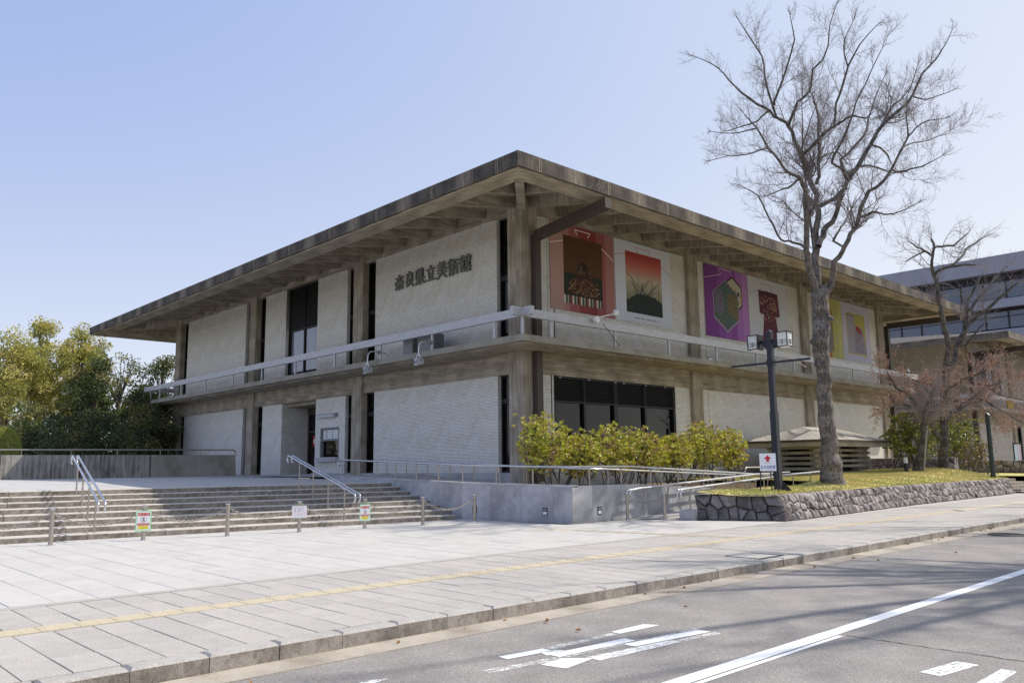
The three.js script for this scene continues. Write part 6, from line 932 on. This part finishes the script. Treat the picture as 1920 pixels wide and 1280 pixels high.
// ------------------------------------------------------------------ buildings behind
const mTileShaded = std({ map: mTile.map, roughness: 0.6, color: new THREE.Color(0.66, 0.63, 0.6) });  // same tile as the museum, its colour darkened to stand for annex shade
{
  const o = thing('annex_building', 'second low museum block with a brown slate hip roof, right behind the first', 'building'), slate = std({ map: tex(512, 2, (u, v) => { const a = (v * 7) % 1 < 0.08, g = granite([66, 57, 55], [52, 45, 43], 0.35, 1.5)(u, v); return a ? mul3(g, 0.75) : g; }), roughness: 0.75 });
  const dz = -44, r = (c) => c + dz;
  hipRoof(o, -34.9, 4.06, -78, -39.94, 9.72, slate, -31.3, 0, -74, -44, [-2.07, -3.76, -5.44, -7.1, -8.8, -10.5, -12.2, -13.9], [-46, -47.7, -49.4, -51.1, -52.8, -54.5, -56.2, -57.9, -59.6, -61.3, -63].map((z) => z), true);
  for (const [x, z] of [[-0.38, r(-0.38)], [-10.5, r(-0.38)], [-20.7, r(-0.38)], [-0.38, r(-10.4)], [-0.38, r(-20.5)]]) part('column', bx(x - 0.38, x + 0.38, 0.3, 10.3, z - 0.38, z + 0.38, false, x), mConcrete, o);
  for (const [a, b] of [[-10.12, -0.76], [-20.32, -10.88]]) { part('tile_panel', bx(a, b, 0.8, 4.1, -44.5, -44.14), mTileShaded, o); part('tile_panel', bx(a, b, 5.1, 9.8, -44.5, -44.14), mTileShaded, o); part('beam', bx(a, b, 4.1, 5.0, -44.5, -44.1, true), mConcrete, o); part('beam', bx(a, b, 9.8, 10.4, -44.5, -44.1, true), mConcrete, o); }
  for (const [a, b] of [[-54.0, -44.76], [-64, -54.8]]) { part('tile_panel', bx(-0.5, -0.14, 0.8, 4.1, a, b - 1.6), mTileShaded, o); part('tile_panel', bx(-0.5, -0.14, 5.1, 9.8, a, b), mTileShaded, o); part('beam', bx(-0.5, -0.1, 4.1, 5.0, a, b, true), mConcrete, o); part('beam', bx(-0.5, -0.1, 9.8, 10.4, a, b, true), mConcrete, o); const w = part('window', merge([bx(-0.5, -0.2, 0.8, 4.1, b - 1.6, b - 1.52), bx(-0.5, -0.2, 0.8, 4.1, b - 0.08, b)]), mBlackFrame, o); part('pane', bx(-0.45, -0.43, 0.8, 4.1, b - 1.52, b - 0.08), mSmoke, w); }
  part('balcony_slab', merge([bx(-32, 1.3, 4.95, 5.15, -44.6, -42.7), bx(-0.6, 1.3, 4.95, 5.15, -75, -44.6)]), mSlab, o); part('rail_beam', bx(-32, 1.6, 5.75, 6.0, -42.85, -42.72), mRail, o); part('rail_beam', bx(1.15, 1.28, 5.75, 6.0, -75, -42.85), mRail, o);
  part('inner_wall', merge([bx(-31, -1.1, 0.5, 10.2, -45.4, -45.2), bx(-1.3, -1.1, 0.5, 10.2, -75, -45.4)]), mDark, o);
  { const p = V(0.15, 8.75, -44.7), q = V(4.1, 8.82, -43.9), s = V(0, 0, 0.15), u = V(0, 0.34, 0), c4 = [p.clone().add(s), q.clone().add(s), q.clone().sub(s), p.clone().sub(s)]; part('rain_pipe', merge([hexa(c4.concat(c4.map((v) => v.clone().add(u)))), bx(0.003, 0.26, 0.4, 8.9, -44.9, -44.62)]), mBrownPaint, o); }
  base(o, -15, 0.4, -58);
  for (const [z0, z1, l, c] of [[-46.1, -49.4, 'dark grey banner on the annex front, left of the brown one', (g, w, h) => { g.fillStyle = '#9a9aa2'; g.fillRect(0, 0, w, h); g.fillStyle = '#4c4e56'; g.fillRect(w * 0.14, h * 0.12, w * 0.7, h * 0.76); line(g, [[w * 0.4, h * 0.3], [w * 0.7, h * 0.2], [w * 0.8, h * 0.7]], '#2c2e34', 12); }], [-49.5, -52.8, 'brown picture banner on the annex front, right of the dark grey one', (g, w, h) => { g.fillStyle = '#a8a8b0'; g.fillRect(0, 0, w, h); g.fillStyle = '#5c3c30'; g.fillRect(w * 0.16, h * 0.14, w * 0.66, h * 0.74); g.fillStyle = '#b0a49a'; g.beginPath(); g.ellipse(w * 0.5, h * 0.5, w * 0.1, h * 0.22, 0, 0, 7); g.fill(); }]]) { const b = thing('annex_banner', l, 'banner', 'banners on the annex front'), g = new THREE.BoxGeometry(z0 - z1 - 0.05, 3.6, 0.02); g.rotateY(Math.PI / 2); part('sheet', g, std({ map: canvas(128, 128, c), roughness: 0.75 }), b); b.position.set(-0.12, 7.9, (z0 + z1) / 2); }
  const y = thing('yellow_board', 'small yellow and green board on the annex balcony below the banners', 'board'); part('sheet', bx(-0.03, 0.03, 0, 0.7, -0.75, 0.75), std({ color: hex(168, 140, 40), roughness: 0.7 }), y); part('frame', merge([bx(-0.04, 0.04, -0.06, 0, -0.8, 0.8), bx(-0.04, 0.04, 0.7, 0.76, -0.8, 0.8)]), mBlackFrame, y); y.position.set(1.1, 5.16, -49.6);
}
{
  const o = thing('office_block', 'long grey office block with bands of blue windows, above the annex roof', 'building'), mBand = std({ map: tex(512, 5, granite([176, 174, 180], [160, 158, 166], 0.15, 1.2)), roughness: 0.9 }), mWin = new THREE.MeshPhysicalMaterial({ color: hex(104, 110, 120), roughness: 0.25, metalness: 0, ior: 1.6 });
  const Z = -90, x0 = -40, x1 = 16;
  part('parapet', bx(x0, x1, 23.9, 26.05, Z - 12, Z), mBand, o); part('recess', bx(x0 + 0.4, x1 - 0.4, 0, 23.9, Z - 11.5, Z - 1.4), std({ color: hex(62, 62, 70), roughness: 0.9 }), o);  // setback coloured dark, painting in the shade under the parapet overhang
  const pane = bx(-1.18, 1.18, 0, 2.0, 0, 0.05), mull = bx(-0.07, 0.07, -0.1, 2.1, -0.04, 0.16);
  for (let f = 0; f < 6; f++) {
    const yb = 20.7 - f * 3.72, top = f === 0; part('floor_band', bx(x0, x1, yb - 1.05, yb, Z - 2.2, Z - 0.3), mBand, o);
    for (let i = 0; i < 22; i++) { const x = x0 + 1.6 + i * 2.52; const w = part('window', pane, mWin, o); w.position.set(x, yb + (top ? 0.2 : 0.25), Z - 1.1); part('mullion', mull, mBlackFrame, w).position.set(1.26, 0, 0); if (!top) part('transom', bx(-1.18, 1.18, 1.36, 1.44, 0.05, 0.12), mBlackFrame, w); }
  }
  base(o, -12, 0, Z - 6);
}
// ------------------------------------------------------------------ finish
scene.traverse((o) => { if (o.isMesh) { o.castShadow = o.receiveShadow = true; o.material.side = THREE.DoubleSide; } });
renderer.render(scene, camera);
